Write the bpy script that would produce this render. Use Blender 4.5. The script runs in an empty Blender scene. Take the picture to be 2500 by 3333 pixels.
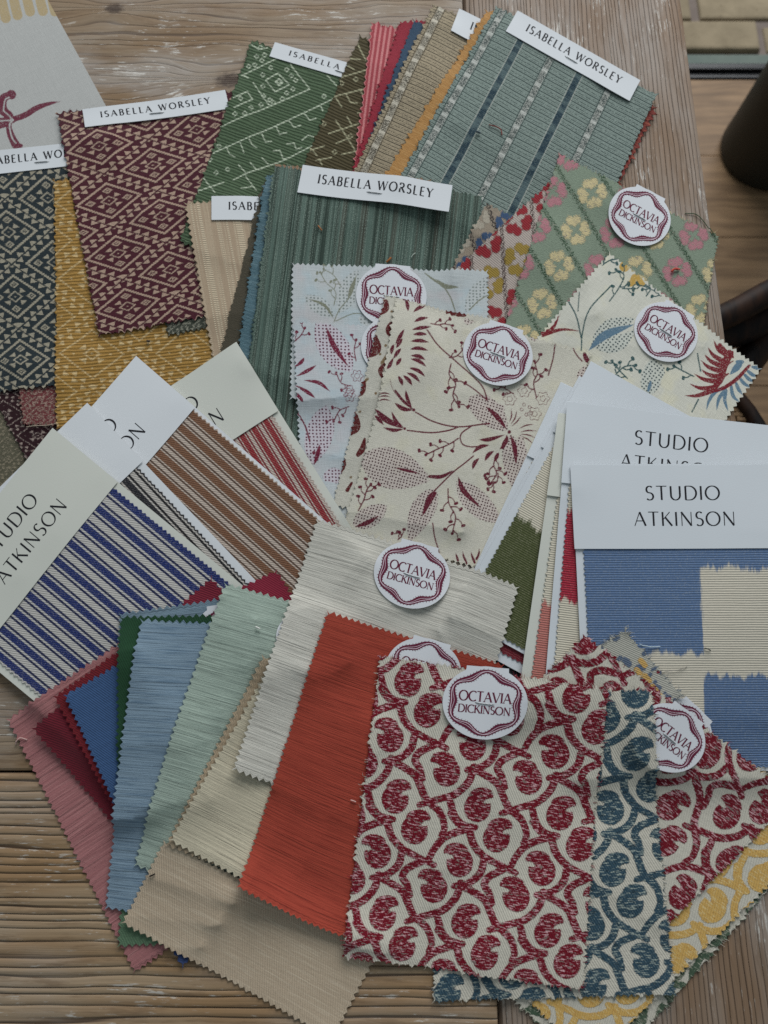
import bpy, math, random
import numpy as np
from mathutils import Vector

rng = np.random.default_rng(7)
random.seed(7)
scene = bpy.context.scene
COL = scene.collection

# ------------------------------------------------------------------ camera, light, exposure
TILT = math.radians(15.5)          # the phone looks almost straight down on the table
FPX, CX, CY = 2500.0, 1250.0, 1666.5   # focal length and centre of the 2500 x 3333 photograph
TABLE_Z = 0.75
DIST = 0.60
CAM = np.array([0.0, -DIST * math.sin(TILT), TABLE_Z + DIST * math.cos(TILT)])
cam_data = bpy.data.cameras.new('camera')
cam_data.sensor_fit = 'HORIZONTAL'
cam_data.sensor_width = 36.0
cam_data.lens = 36.0 * FPX / 2500.0
cam_data.clip_start = 0.01
cam_data.clip_end = 60
cam_data.dof.use_dof = True
cam_data.dof.focus_distance = 0.60
cam_data.dof.aperture_fstop = 9.0
cam = bpy.data.objects.new('camera', cam_data)
cam.location = CAM
cam.rotation_euler = (TILT, 0, 0)
COL.objects.link(cam)
scene.camera = cam

world = bpy.data.worlds.new('World')
scene.world = world
world.use_nodes = True
bg = world.node_tree.nodes['Background']
bg.inputs[0].default_value = (0.80, 0.93, 1.0, 1)
bg.inputs[1].default_value = 0.21

def area_lamp(name, loc, target, sx, sy, energy, color):
    d = bpy.data.lights.new(name, 'AREA')
    d.shape = 'RECTANGLE'; d.size = sx; d.size_y = sy
    d.energy = energy; d.color = color
    o = bpy.data.objects.new(name, d)
    o.location = loc
    o.rotation_euler = (Vector(target) - Vector(loc)).to_track_quat('-Z', 'Y').to_euler()
    COL.objects.link(o)
area_lamp('window_light', (0.55, 2.5, 2.2), (0.05, 0.1, 0.75), 2.2, 1.7, 74, (0.97, 0.985, 1.0))

scene.view_settings.view_transform = 'Standard'
scene.view_settings.look = 'None'
scene.view_settings.exposure = 0.0
scene.view_settings.gamma = 1.0
scene.cycles.use_denoising = False
scene.cycles.max_bounces = 5
scene.cycles.diffuse_bounces = 3

# ------------------------------------------------------------------ picture point -> place on a level plane
CT, ST = math.cos(TILT), math.sin(TILT)
def place(px, z):
    """points of the photograph (…,2) -> metres on the level plane at height z"""
    px = np.asarray(px, float)
    a = (px[..., 0] - CX) / FPX
    b = -(px[..., 1] - CY) / FPX
    dx, dy, dz = a, ST + b * CT, -CT + b * ST
    k = (z - CAM[2]) / dz
    return np.stack([CAM[0] + dx * k, CAM[1] + dy * k, CAM[2] + dz * k], -1)

# ------------------------------------------------------------------ node expressions
def lin(c):
    c = np.asarray(c, float) / 255.0
    return np.where(c <= 0.04045, c / 12.92, ((c + 0.055) / 1.055) ** 2.4)
GAIN = 1.36      # paper (albedo 0.8) reads about 205 in the photograph
def A(r, g, b):
    v = lin((r, g, b)) * GAIN
    v = np.clip(v * 0.88 + (v @ np.array([0.25, 0.62, 0.13])) * 0.12, 0.004, 0.86)
    return (float(v[0]), float(v[1]), float(v[2]), 1.0)

class X:
    def __init__(s, n, sock): s.n, s.s = n, sock
    def __add__(s, o): return s.n.m('ADD', s, o)
    __radd__ = __add__
    def __mul__(s, o): return s.n.m('MULTIPLY', s, o)
    __rmul__ = __mul__
    def __sub__(s, o): return s.n.m('SUBTRACT', s, o)
    def __rsub__(s, o): return s.n.m('SUBTRACT', o, s)
    def __truediv__(s, o): return s.n.m('DIVIDE', s, o)
    def __neg__(s): return s.n.m('MULTIPLY', s, -1.0)

class Nodes:
    def __init__(self, mat):
        self.mat = mat
        mat.use_nodes = True
        self.t = mat.node_tree
        self.t.nodes.clear()
    def new(self, kind): return self.t.nodes.new(kind)
    def put(self, sock, v):
        if isinstance(v, X): self.t.links.new(v.s, sock)
        elif v is not None: sock.default_value = v
    def m(self, op, a, b=None, c=None):
        nd = self.new('ShaderNodeMath'); nd.operation = op
        self.put(nd.inputs[0], a); self.put(nd.inputs[1], b); self.put(nd.inputs[2], c)
        return X(self, nd.outputs[0])
    def uv(self):
        nd = self.new('ShaderNodeUVMap'); nd.uv_map = 'uv'
        sp = self.new('ShaderNodeSeparateXYZ'); self.t.links.new(nd.outputs[0], sp.inputs[0])
        return X(self, sp.outputs[0]), X(self, sp.outputs[1])
    def obj(self):
        nd = self.new('ShaderNodeTexCoord')
        sp = self.new('ShaderNodeSeparateXYZ'); self.t.links.new(nd.outputs['Object'], sp.inputs[0])
        return tuple(X(self, sp.outputs[i]) for i in range(3))
    def attr(self, name):
        nd = self.new('ShaderNodeAttribute'); nd.attribute_name = name
        return X(self, nd.outputs['Fac'])
    def rnd(self):
        nd = self.new('ShaderNodeObjectInfo'); return X(self, nd.outputs['Random'])
    def vec(self, x, y, z=0.0):
        nd = self.new('ShaderNodeCombineXYZ')
        self.put(nd.inputs[0], x); self.put(nd.inputs[1], y); self.put(nd.inputs[2], z)
        return X(self, nd.outputs[0])
    def noise(self, x, y, z=0.0, detail=2.0, rough=0.5, dist=0.0):
        nd = self.new('ShaderNodeTexNoise')
        self.t.links.new(self.vec(x, y, z).s, nd.inputs['Vector'])
        nd.inputs['Scale'].default_value = 1.0
        nd.inputs['Detail'].default_value = detail
        nd.inputs['Roughness'].default_value = rough
        nd.inputs['Distortion'].default_value = dist
        return X(self, nd.outputs['Fac'])
    def dots(self, x, y, rand=0.35):
        nd = self.new('ShaderNodeTexVoronoi'); nd.voronoi_dimensions = '2D'
        self.t.links.new(self.vec(x, y).s, nd.inputs['Vector'])
        nd.inputs['Scale'].default_value = 1.0
        nd.inputs['Randomness'].default_value = rand
        return X(self, nd.outputs['Distance'])
    def ss(self, x, e0, e1):
        nd = self.new('ShaderNodeMapRange'); nd.interpolation_type = 'SMOOTHSTEP'
        self.put(nd.inputs[0], x); nd.inputs[1].default_value = e0; nd.inputs[2].default_value = e1
        return X(self, nd.outputs[0])
    def sin(self, x): return self.m('SINE', x)
    def fract(self, x): return self.m('FRACT', x)
    def floor(self, x): return self.m('FLOOR', x)
    def abs(self, x): return self.m('ABSOLUTE', x)
    def min(self, a, b): return self.m('MINIMUM', a, b)
    def max(self, a, b): return self.m('MAXIMUM', a, b)
    def mix(self, f, a, b):
        nd = self.new('ShaderNodeMix'); nd.data_type = 'RGBA'; nd.clamp_factor = True
        self.put(nd.inputs[0], f); self.put(nd.inputs[6], a); self.put(nd.inputs[7], b)
        return X(self, nd.outputs[2])
    def gain(self, col, g):
        nd = self.new('ShaderNodeMix'); nd.data_type = 'RGBA'; nd.blend_type = 'MULTIPLY'; nd.clamp_factor = False
        nd.inputs[0].default_value = 1.0
        cc = self.new('ShaderNodeCombineColor')
        for i in range(3): self.put(cc.inputs[i], g)
        self.put(nd.inputs[6], col); self.t.links.new(cc.outputs[0], nd.inputs[7])
        return X(self, nd.outputs[2])
    def finish(self, color, bump=None, rough=0.85, spec=0.2, sheen=0.0, metallic=0.0, coat=0.0):
        p = self.new('ShaderNodeBsdfPrincipled'); o = self.new('ShaderNodeOutputMaterial')
        self.put(p.inputs['Base Color'], color)
        self.put(p.inputs['Roughness'], rough)
        p.inputs['Specular IOR Level'].default_value = spec
        p.inputs['Sheen Weight'].default_value = sheen
        p.inputs['Sheen Roughness'].default_value = 0.5
        p.inputs['Metallic'].default_value = metallic
        if bump is not None:
            b = self.new('ShaderNodeBump'); b.inputs['Strength'].default_value = 1.0
            b.inputs['Distance'].default_value = 0.001
            self.put(b.inputs['Height'], bump)
            self.t.links.new(b.outputs[0], p.inputs['Normal'])
        self.t.links.new(p.outputs[0], o.inputs['Surface'])
        return self.mat

def material(name):
    return Nodes(bpy.data.materials.new(name))

def weave(n, u, v, kind, seed=0.0):
    """tone multiplier (around 1) and relief in mm of a cloth; u runs across, v along the piece, in mm"""
    def dev(x, k): return (x - 0.5) * k
    if kind == 'slub':
        a = n.noise(u * 0.024, v * 1.15, seed, 2, 0.6)
        b = n.noise(u * 0.10, v * 0.45, seed + 3, 2, 0.5)
        c = n.noise(u * 1.7, v * 1.9, seed + 5, 1)
        k = n.ss(n.noise(u * 0.016, v * 0.95, seed + 8, 1), 0.38, 0.31)
        return 1.01 + dev(a, 0.66) + dev(b, 0.10) + dev(c, 0.36) - k * 0.24, a * 0.42 + c * 0.16 - k * 0.2
    if kind == 'slubx':       # threads run the long way of the piece
        return weave(n, v, u, 'slub', seed)
    if kind == 'twill':
        a = n.sin((u + v * 0.55) * 3.6)
        b = n.noise(u * 0.5, v * 0.5, seed, 3)
        c = n.noise(u * 0.8, v * 2.2, seed + 2, 2)
        k = n.noise(u * 0.03, v * 1.0, seed + 6, 2)
        return 1.0 + a * 0.09 + dev(b, 0.25) + dev(c, 0.35) + dev(k, 0.30), a * 0.09 + c * 0.14 + k * 0.1
    if kind == 'linen':
        a = n.noise(u * 0.09, v * 1.8, seed, 2, 0.6)
        b = n.noise(u * 1.8, v * 0.09, seed + 4, 2, 0.6)
        c = n.noise(u * 2.0, v * 2.0, seed + 7, 1)
        return 1.0 + dev(a, 0.34) + dev(b, 0.34) + dev(c, 0.26), a * 0.15 + b * 0.15 + c * 0.1
    if kind == 'coarse':      # visible basket weave
        a = n.sin(u * 5.2) * n.sin(v * 5.2)
        p = n.noise(u * 0.16, v * 1.3, seed, 2, 0.6)
        q = n.noise(u * 1.3, v * 0.16, seed + 4, 2, 0.6)
        c = n.noise(u * 1.2, v * 1.2, seed + 7, 2)
        return 1.0 + a * 0.06 + dev(p, 0.38) + dev(q, 0.34) + dev(c, 0.46), a * 0.08 + p * 0.14 + q * 0.14 + c * 0.18
    if kind == 'rib':         # cross ribs of a heavy cotton
        r = n.sin(v * 6.283 / 1.72 + n.noise(u * 0.05, v * 0.3, seed) * 2.5)
        c = n.noise(u * 1.0, v * 1.3, seed + 2, 2)
        d = n.noise(u * 0.04, v * 0.9, seed + 4, 2)
        return 1.0 + r * 0.17 + dev(c, 0.5) + dev(d, 0.35), r * 0.13 + c * 0.15
    if kind == 'ridge':       # thick wool with lengthways rows of weft
        r = n.sin(v * 6.283 / 3.2 + n.noise(u * 0.05, v * 0.2, seed) * 7.0)
        a = n.noise(u * 0.5, v * 1.5, seed, 3, 0.65)
        b = n.noise(u * 1.6, v * 1.0, seed + 3, 2, 0.6)
        return 0.98 + r * 0.22 + dev(a, 1.0) + dev(b, 1.1), r * 0.2 + a * 0.25 + b * 0.3
    # tweed
    a = n.noise(u * 0.5, v * 1.4, seed, 3, 0.65)
    b = n.noise(u * 1.5, v * 0.95, seed + 3, 2, 0.6)
    return 1.0 + dev(a, 0.95) + dev(b, 0.95), a * 0.32 + b * 0.34

def plain(name, rgb, kind='slub', seed=None, sheen=0.15, soft=1.0, warm=None, rough=0.85):
    """one-colour cloth; warm = a second colour some threads take"""
    n = material(name); u, v = n.uv()
    seed = rng.uniform(0, 50) if seed is None else seed
    t, h = weave(n, u, v, kind, seed)
    c = A(*rgb)
    if warm:
        f = n.ss(n.noise(u * 0.03, v * 0.9, seed + 9, 3, 0.7), 0.48, 0.66) if kind != 'slubx' else n.ss(n.noise(u * 0.9, v * 0.03, seed + 9, 3, 0.7), 0.48, 0.66)
        c = n.mix(f, c, A(*warm))
    return n.finish(n.gain(c, 1.0 + (t - 1.0) * soft), h, rough, 0.15, sheen)

def printed(name, base, inks, kind='linen', tints=None, stip=None, soft=0.3, jit=1.4, wash=None):
    """cloth with flat print; inks = [(attribute, rgb)], the attribute holds the distance to the motif's edge in picture px"""
    n = material(name); u, v = n.uv()
    seed = rng.uniform(0, 50)
    t, h = weave(n, u, v, kind, seed)
    c = A(*base)
    if wash:
        for k, w in enumerate(wash):
            c = n.mix(n.ss(n.noise(u * 0.05, v * 0.05, seed + 11 * (k + 1), 2), 0.5, 0.72) * 0.6, c, A(*w))
    j = (n.noise(u * 1.6, v * 1.6, seed + 1, 2) - 0.5) * jit * 3.0
    if stip:
        for at, rgb, tint, size in stip:
            d = n.attr(at)
            inside = n.ss(d, 1.0, -3.0)
            c = n.mix(inside * 0.75, c, A(*tint))
            dd = n.dots(u / size, v / size, 0.3)
            c = n.mix(n.min(n.ss(dd, 0.34, 0.20), n.ss(d, 2.0, -2.0)) * 0.9, c, A(*rgb))
    for at, rgb in inks:
        f = n.ss(n.attr(at) + j, 1.0, -1.6)
        f = f * (0.55 + 0.45 * n.ss(n.noise(u * 0.9, v * 0.9, seed + 21, 3, 0.7), 0.34, 0.46))
        c = n.mix(f, c, A(*rgb))
    return n.finish(n.gain(c, 1.0 + (t - 1.0) * soft * 2.6), h, 0.85, 0.12, 0.05)

def jacquard(name, ground, inks, kind='tweed', soft=0.85, jit=5.0, flecks=None, relief=0.25):
    """woven pattern: the figure's edges are ragged with the floats of the weft; flecks = [(rgb, amount)]"""
    n = material(name); u, v = n.uv()
    seed = rng.uniform(0, 50)
    t, h = weave(n, u, v, kind, seed)
    c = A(*ground)
    j = (n.noise(u * 0.7, v * 1.9, seed + 1, 2, 0.6) - 0.5) * jit * 2.2
    for at, rgb in inks:
        f = n.ss(n.attr(at) + j, 1.2, -1.2)
        ic = A(*rgb)
        if flecks:
            for k, (frgb, amt) in enumerate(flecks):
                d = n.noise(u * (0.24 if k == 0 else 0.30), v * (1.15 if k == 0 else 0.75), seed + 31 * (k + 1), 1, 0.5)
                ic = n.mix(n.ss(d, 0.66 - amt, 0.70 - amt), ic, A(*frgb))
            sp = n.noise(u * 1.9, v * 0.9, seed + 77, 1)
            ic = n.mix(n.ss(sp, 0.66, 0.72) * 0.7, ic, A(*flecks[0][0]))
        c = n.mix(f, c, ic)
        h = h + f * relief
    return n.finish(n.gain(c, 1.0 + (t - 1.0) * soft), h, 0.9, 0.1, 0.15)

# ------------------------------------------------------------------ objects
def tag(o, label=None, cat=None, group=None, kind=None):
    if label: o['label'] = label
    if cat: o['category'] = cat
    if group: o['group'] = group
    if kind: o['kind'] = kind
    return o
def empty(name, loc):
    o = bpy.data.objects.new(name, None); o.location = loc
    o.empty_display_size = 0.02
    COL.objects.link(o); return o
def mesh_obj(name, verts, faces, mat, parent=None, origin=None, uv=None, attrs=None, smooth=True):
    """verts in world metres; they are stored relative to origin"""
    verts = np.asarray(verts, float)
    if origin is None: origin = parent.location if parent is not None else verts.mean(0)
    origin = np.array(origin, float)
    me = bpy.data.meshes.new(name)
    v = (verts - origin).astype(np.float32)
    me.vertices.add(len(v)); me.vertices.foreach_set('co', v.ravel())
    if isinstance(faces, np.ndarray):
        k = faces.shape[1]; tot = np.full(len(faces), k, np.int32); flat = faces.ravel().astype(np.int32)
    else:
        tot = np.array([len(f) for f in faces], np.int32); flat = np.array([i for f in faces for i in f], np.int32)
    me.loops.add(len(flat)); me.loops.foreach_set('vertex_index', flat)
    me.polygons.add(len(tot))
    me.polygons.foreach_set('loop_start', np.concatenate([[0], np.cumsum(tot)[:-1]]).astype(np.int32))
    me.polygons.foreach_set('use_smooth', np.full(len(tot), smooth))
    if uv is not None:
        l = me.uv_layers.new(name='uv')
        l.data.foreach_set('uv', np.asarray(uv, np.float32)[flat].ravel())
    for k, a in (attrs or {}).items():
        at = me.attributes.new(k, 'FLOAT', 'POINT'); at.data.foreach_set('value', np.asarray(a, np.float32).ravel())
    me.update(calc_edges=True); me.validate()
    if mat: me.materials.append(mat)
    o = bpy.data.objects.new(name, me)
    COL.objects.link(o)
    if parent is not None:
        o.parent = parent
        o.location = origin - np.array(parent.matrix_world.translation if False else parent.location)
    else:
        o.location = origin
    return o

def box_geo(x0, x1, y0, y1, z0, z1, bev=0.0):
    """a box, its upper edges eased by bev"""
    if bev <= 0:
        v = [(x, y, z) for z in (z0, z1) for (x, y) in ((x0, y0), (x1, y0), (x1, y1), (x0, y1))]
        f = [(3, 2, 1, 0), (4, 5, 6, 7)] + [(i, (i + 1) % 4, 4 + (i + 1) % 4, 4 + i) for i in range(4)]
        return v, f
    v, f = [], []
    for z, b in ((z0, 0), (z1 - bev, 0), (z1 - bev * .3, bev * .3), (z1, bev)):
        v += [(x0 + b, y0 + b, z), (x1 - b, y0 + b, z), (x1 - b, y1 - b, z), (x0 + b, y1 - b, z)]
    for k in range(3):
        f += [(4 * k + i, 4 * k + (i + 1) % 4, 4 * k + 4 + (i + 1) % 4, 4 * k + 4 + i) for i in range(4)]
    f += [(3, 2, 1, 0), (12, 13, 14, 15)]
    return v, f

def tube_geo(pts, rad, sides=8, caps=True):
    pts = [Vector(p) for p in pts]
    rads = rad if hasattr(rad, '__len__') else [rad] * len(pts)
    v, f = [], []
    prev = None
    for i, p in enumerate(pts):
        d = (pts[min(i + 1, len(pts) - 1)] - pts[max(i - 1, 0)]).normalized()
        ref = prev if prev is not None else (Vector((0, 0, 1)) if abs(d.z) < 0.9 else Vector((1, 0, 0)))
        a = (ref - d * ref.dot(d)).normalized(); prev = a
        b = d.cross(a)
        for k in range(sides):
            t = 2 * math.pi * k / sides
            v.append(tuple(p + (a * math.cos(t) + b * math.sin(t)) * rads[i]))
    for i in range(len(pts) - 1):
        for k in range(sides):
            q = (k + 1) % sides
            f.append((i * sides + k, i * sides + q, (i + 1) * sides + q, (i + 1) * sides + k))
    if caps:
        f.append(tuple(range(sides - 1, -1, -1)))
        f.append(tuple((len(pts) - 1) * sides + k for k in range(sides)))
    return v, f

class Bag:
    def __init__(s): s.v, s.f = [], []
    def add(s, g):
        o = len(s.v); s.v += [tuple(p) for p in g[0]]; s.f += [tuple(i + o for i in f) for f in g[1]]
    def build(s, name, mat, parent=None, smooth=False, origin=None):
        return mesh_obj(name, s.v, s.f, mat, parent, origin=origin, smooth=smooth)

def smooth_path(pts, n=8):
    """Catmull-Rom through the points"""
    p = np.asarray(pts, float)
    if len(p) < 3:
        t = np.linspace(0, 1, n + 1)[:, None]
        return p[0] * (1 - t) + p[-1] * t
    q = np.vstack([2 * p[0] - p[1], p, 2 * p[-1] - p[-2]])
    out = []
    for i in range(len(p) - 1):
        a, b, c, d = q[i:i + 4]
        for t in np.linspace(0, 1, n, endpoint=False):
            out.append(0.5 * ((2 * b) + (c - a) * t + (2 * a - 5 * b + 4 * c - d) * t * t + (3 * b - a - 3 * c + d) * t ** 3))
    out.append(p[-1])
    return np.array(out)

# ------------------------------------------------------------------ setting: table, floor, door sill, paving
def wood_material(name, along, tone=(126, 107, 88), dark=(64, 48, 36), paint=0.5, spacing=6.0, ridge=0.5, warp=14.0, knots=(), seed=0.0, lines=0.8):
    n = material(name)
    x, y, z = n.obj()
    a, b = (x, y) if along == 'x' else (y, x)
    a, b = a * 1000.0, b * 1000.0                  # millimetres along and across the grain
    w = (n.noise(a * 0.0045, b * 0.012, seed, 3, 0.5) - 0.5) * (2.0 * warp)
    core = None
    for (ka, kb, kr, kw) in knots:
        da, db = (a - ka) / (kr * 2.4), (b - kb) / (kr * 1.1)
        bell = n.m('POWER', 2.718, (da * da + db * db) * -0.5)
        w = w + bell * kw * n.m('TANH', (b - kb) * 0.25)
        e2 = (a - ka) * (a - ka) / (kr * kr * 0.55) + (b - kb) * (b - kb) / (kr * kr * 0.24)
        k = n.ss(e2 + n.noise(a * 0.2, b * 0.3, seed + 2) * 1.2, 1.7, 0.6)
        core = k if core is None else n.max(core, k)
    g = b + w
    r = n.fract(g / spacing + (n.noise(a * 0.0018, g * 0.06, seed + 3, 2) - 0.5) * 3.0)
    line = n.max(n.ss(r, 0.16, 0.03), n.ss(r, 0.95, 1.0))
    amp = n.ss(n.noise(a * 0.005, g * 0.09, seed + 4, 2), 0.30, 0.58)
    line = line * (0.25 + amp * 0.75)
    streak = n.noise(a * 0.010, g * 0.75, seed + 6, 3, 0.65)
    fine = n.noise(a * 0.03, g * 2.2, seed + 8, 2, 0.6)
    tint = n.noise(a * 0.007, g * 0.035, seed + 15, 3, 0.55)
    base = n.mix(n.ss(tint, 0.38, 0.64), A(*tone), A(*[int(p * q) for p, q in zip(tone, (0.93, 0.86, 0.76))]))
    base = n.gain(base, 0.50 + streak * 0.66 + fine * 0.38)
    base = n.mix(line * lines, base, A(*dark))
    scuff = n.noise(a * 0.011, b * 0.030, seed + 20, 5, 0.7)
    chips = n.noise(a * 0.055, g * 0.42, seed + 22, 4, 0.7)
    grey = n.ss(n.noise(a * 0.006, b * 0.016, seed + 26, 4, 0.6), 0.40, 0.66)
    base = n.mix(grey * n.ss(fine, 0.25, 0.6) * 0.62 * paint, base, A(158, 151, 144))
    rub = n.noise(a * 0.02, g * 0.16, seed + 31, 4, 0.7)
    base = n.mix(n.ss(rub, 0.50, 0.66) * 0.5, base, A(104, 80, 56))
    pf = n.ss(scuff * 0.5 + chips * 0.5, 0.560, 0.615) * n.ss(fine, 0.36, 0.52) * (1.0 - line)
    base = n.mix(pf * (0.45 + 0.45 * paint), base, A(196, 191, 182))
    lip = n.ss(r, 0.10, 0.18) * n.ss(r, 0.42, 0.24) * n.ss(chips, 0.57, 0.66)
    base = n.mix(lip * 0.62, base, A(196, 190, 180))
    if core is not None:
        base = n.mix(core * 0.85, base, A(56, 40, 31))
    h = n.m('POWER', n.abs(n.sin(r * 3.1416)), 0.5) * ridge + streak * 0.12 + fine * 0.08 - line * ridge * 0.4
    return n.finish(base, h, 0.62, 0.26)

def px_table(x, y): return place((x, y), TABLE_Z)

LX = px_table(1566, 1666)[0]               # where the boards meet the cross-grain end board
RX = px_table(2352, 950)[0]               # right edge of the table
table = tag(empty('wooden_table', (0, 0, 0)), 'weathered whitewashed pine table under the spread of fabric samples', 'table')
def board(name, x0, x1, y0, y1, mat, bev=0.002):
    v, f = box_geo(x0, x1, y0, y1, TABLE_Z - 0.035, TABLE_Z, bev)
    c = ((x0 + x1) / 2, (y0 + y1) / 2, TABLE_Z)
    return mesh_obj(name, v, f, mat, table, origin=c, smooth=False)
ys = [px_table(0, y)[1] for y in (4700, 3560, 2512, 1480, 430)] + [0.66]
GAP = 0.0011
for i in range(5):
    y0, y1 = ys[i] + GAP / 2, ys[i + 1] - GAP / 2
    x0, x1 = -0.95, LX - GAP / 2
    c = ((x0 + x1) / 2, (y0 + y1) / 2)
    kn = []
    if i == 4:
        for (kx, ky, r, w) in ((372, 28, 15, 12), (748, 262, 22, 17)):
            p = px_table(kx, ky); kn.append(((p[0] - c[0]) * 1000, (p[1] - c[1]) * 1000, r, w))
    if i <= 1:
        m = wood_material('ridged_pine_%d' % i, 'x', (152, 128, 98), (70, 49, 34), 0.6, 6.2, 0.85, 6.0, (), 3.0 + 7 * i, 0.85)
    else:
        m = wood_material('worn_pine_%d' % i, 'x', (134, 114, 90), (74, 56, 43), 1.2, 8.0, 0.25, 24.0, kn, 40.0 + 3 * i, 0.7)
    board('plank', x0, x1, y0, y1, m)
board('end_plank', LX + GAP / 2, RX, ys[0], 0.66, wood_material('end_pine', 'y', (136, 117, 100), (74, 55, 42), 0.9, 3.9, 0.50, 5.0, (), 17.0, 0.95), 0.008)
apron_mat = wood_material('apron_pine', 'x', (110, 92, 74), (70, 52, 38), 0.5, 7.0)
v, f = box_geo(RX - 0.05, RX - 0.025, ys[0] + 0.05, 0.60, TABLE_Z - 0.14, TABLE_Z - 0.036)
mesh_obj('apron', v, f, apron_mat, table, smooth=False)
for (lx, ly) in ((RX - 0.06, 0.58), (RX - 0.06, ys[0] + 0.08)):
    v, f = box_geo(lx - 0.035, lx + 0.035, ly - 0.035, ly + 0.035, 0.0, TABLE_Z - 0.036)
    mesh_obj('leg', v, f, apron_mat, table, smooth=False)

def oak_material():
    n = material('oak_floor'); x, y, z = n.obj(); r = n.rnd()
    a, b = x * 10 + r * 40.0, y * 10
    g = n.noise(a * 0.5, b * 6.0 + n.noise(a * 0.4, b * 0.8, r * 9.0) * 3.0, r * 13.0, 4, 0.6)
    q = n.noise(a * 1.3, b * 2.0, r * 7.0, 2)
    c = n.mix(n.ss(g, 0.3, 0.7), A(112, 86, 58), A(148, 116, 80))
    c = n.mix(n.ss(q, 0.5, 0.75) * 0.4, c, A(160, 128, 92))
    return n.finish(n.gain(c, 0.78 + r * 0.18), g * 0.3, 0.5, 0.35)
def stone_material(name, rgb, rgb2, scale=30.0, bump=1.5):
    n = material(name); x, y, z = n.obj(); r = n.rnd()
    a = n.noise(x * scale, y * scale, z * scale + r * 20.0, 5, 0.65)
    s = n.noise(x * scale * 6, y * scale * 6, z * scale * 6 + r * 20.0, 3, 0.7)
    c = n.mix(n.ss(a, 0.35, 0.65), A(*rgb), A(*rgb2))
    c = n.mix(n.ss(s, 0.62, 0.72) * 0.5, c, A(80, 66, 52))
    return n.finish(n.gain(c, 0.8 + r * 0.25), a * bump + s * bump * 0.4, 0.9, 0.15)
def metal_material(name, rgb, rough=0.4, metallic=0.0, spec=0.5):
    n = material(name); x, y, z = n.obj()
    k = n.noise(x * 60, y * 60, z * 60, 3)
    return n.finish(n.gain(A(*rgb), 0.85 + k * 0.3), None, rough, spec, 0, metallic)

def px_floor(x, y, z=0.0): return place((x, y), z)
y_seams = [px_floor(2400, y)[1] for y in (506, 772, 1255)]
y_track0 = px_floor(2400, 258)[1]
y_track1 = px_floor(2400, 212)[1]
y_sill = px_floor(2400, 176)[1]
floor = tag(empty('floor', (0, 0, 0)), kind='structure')
v, f = box_geo(-3, 3.5, -2.5, y_track0, -0.05, -0.014)
mesh_obj('subfloor', v, f, stone_material('subfloor_screed', (60, 50, 40), (50, 42, 34)), floor, smooth=False)
oak = oak_material()
fy = [y_track0 - 0.001, y_seams[0], y_seams[1], y_seams[2]]
w = (fy[1] - fy[3]) / 2
while fy[-1] > -1.2: fy.append(fy[-1] - w)
for i in range(len(fy) - 1):
    xs = [-1.2, px_floor(2415, 1255)[0] - 0.45 + (i % 3) * 0.31, 2.6]
    for k in range(2):
        v, f = box_geo(xs[k] + 0.0006, xs[k + 1] - 0.0006, fy[i + 1] + 0.0006, fy[i] - 0.0006, -0.014, 0.0, 0.0008)
        mesh_obj('plank', v, f, oak, floor, smooth=False)
track = tag(empty('door_track', (1.0, (y_track0 + y_track1) / 2, 0)), 'black metal sliding door track between oak floor and grey sill', 'door track')
tm = metal_material('black_aluminium', (20, 22, 25), 0.35)
yt = np.linspace(y_track0, y_track1, 6)
for (ya, yb, z0, z1, nm) in ((yt[0], yt[2], -0.01, 0.003, 'track_base'), (yt[2], yt[3] - 0.004, -0.01, 0.012, 'rail'), (yt[3], yt[5], -0.01, 0.006, 'track_base')):
    v, f = box_geo(-2.5, 3.4, ya + 0.0005, yb - 0.0005, z0, z1, 0.002)
    mesh_obj(nm, v, f, tm, track, smooth=False)
sill = tag(mesh_obj('sill', *box_geo(-2.5, 3.4, y_track1, y_sill, -0.03, 0.0, 0.003), stone_material('grey_sill', (92, 104, 98), (104, 114, 106), 8, 0.3), smooth=False), kind='structure')
paving = tag(empty('paving', (0, 0, 0)), kind='structure')
v, f = box_geo(-2.5, 3.4, y_sill, y_sill + 2.2, -0.06, -0.012)
mesh_obj('mortar', v, f, stone_material('mortar', (108, 97, 90), (122, 111, 104), 14, 2), paving, smooth=False)
bm_ = stone_material('buff_brick', (128, 115, 92), (142, 128, 103), 18, 2.6)
bh = px_floor(2300, 72)[1] - px_floor(2300, 160)[1]
gap = px_floor(2300, 52)[1] - px_floor(2300, 72)[1]
bx1 = px_floor(2466, 120)[0]
bw = 0.225
yy = px_floor(2300, 160)[1]
for r in range(5):
    for k in range(-4, 4):
        x1 = bx1 + k * (bw + 0.022) + (0.11 if r % 2 else 0)
        j = rng.uniform(-0.005, 0.005, 4)
        v, f = box_geo(x1 - bw + j[0], x1 + j[1], yy + j[2], yy + bh + j[3], -0.05, -0.004 + j[0], 0.006)
        mesh_obj('brick', v, f, bm_, paving, smooth=False)
    yy += bh + gap

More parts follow.
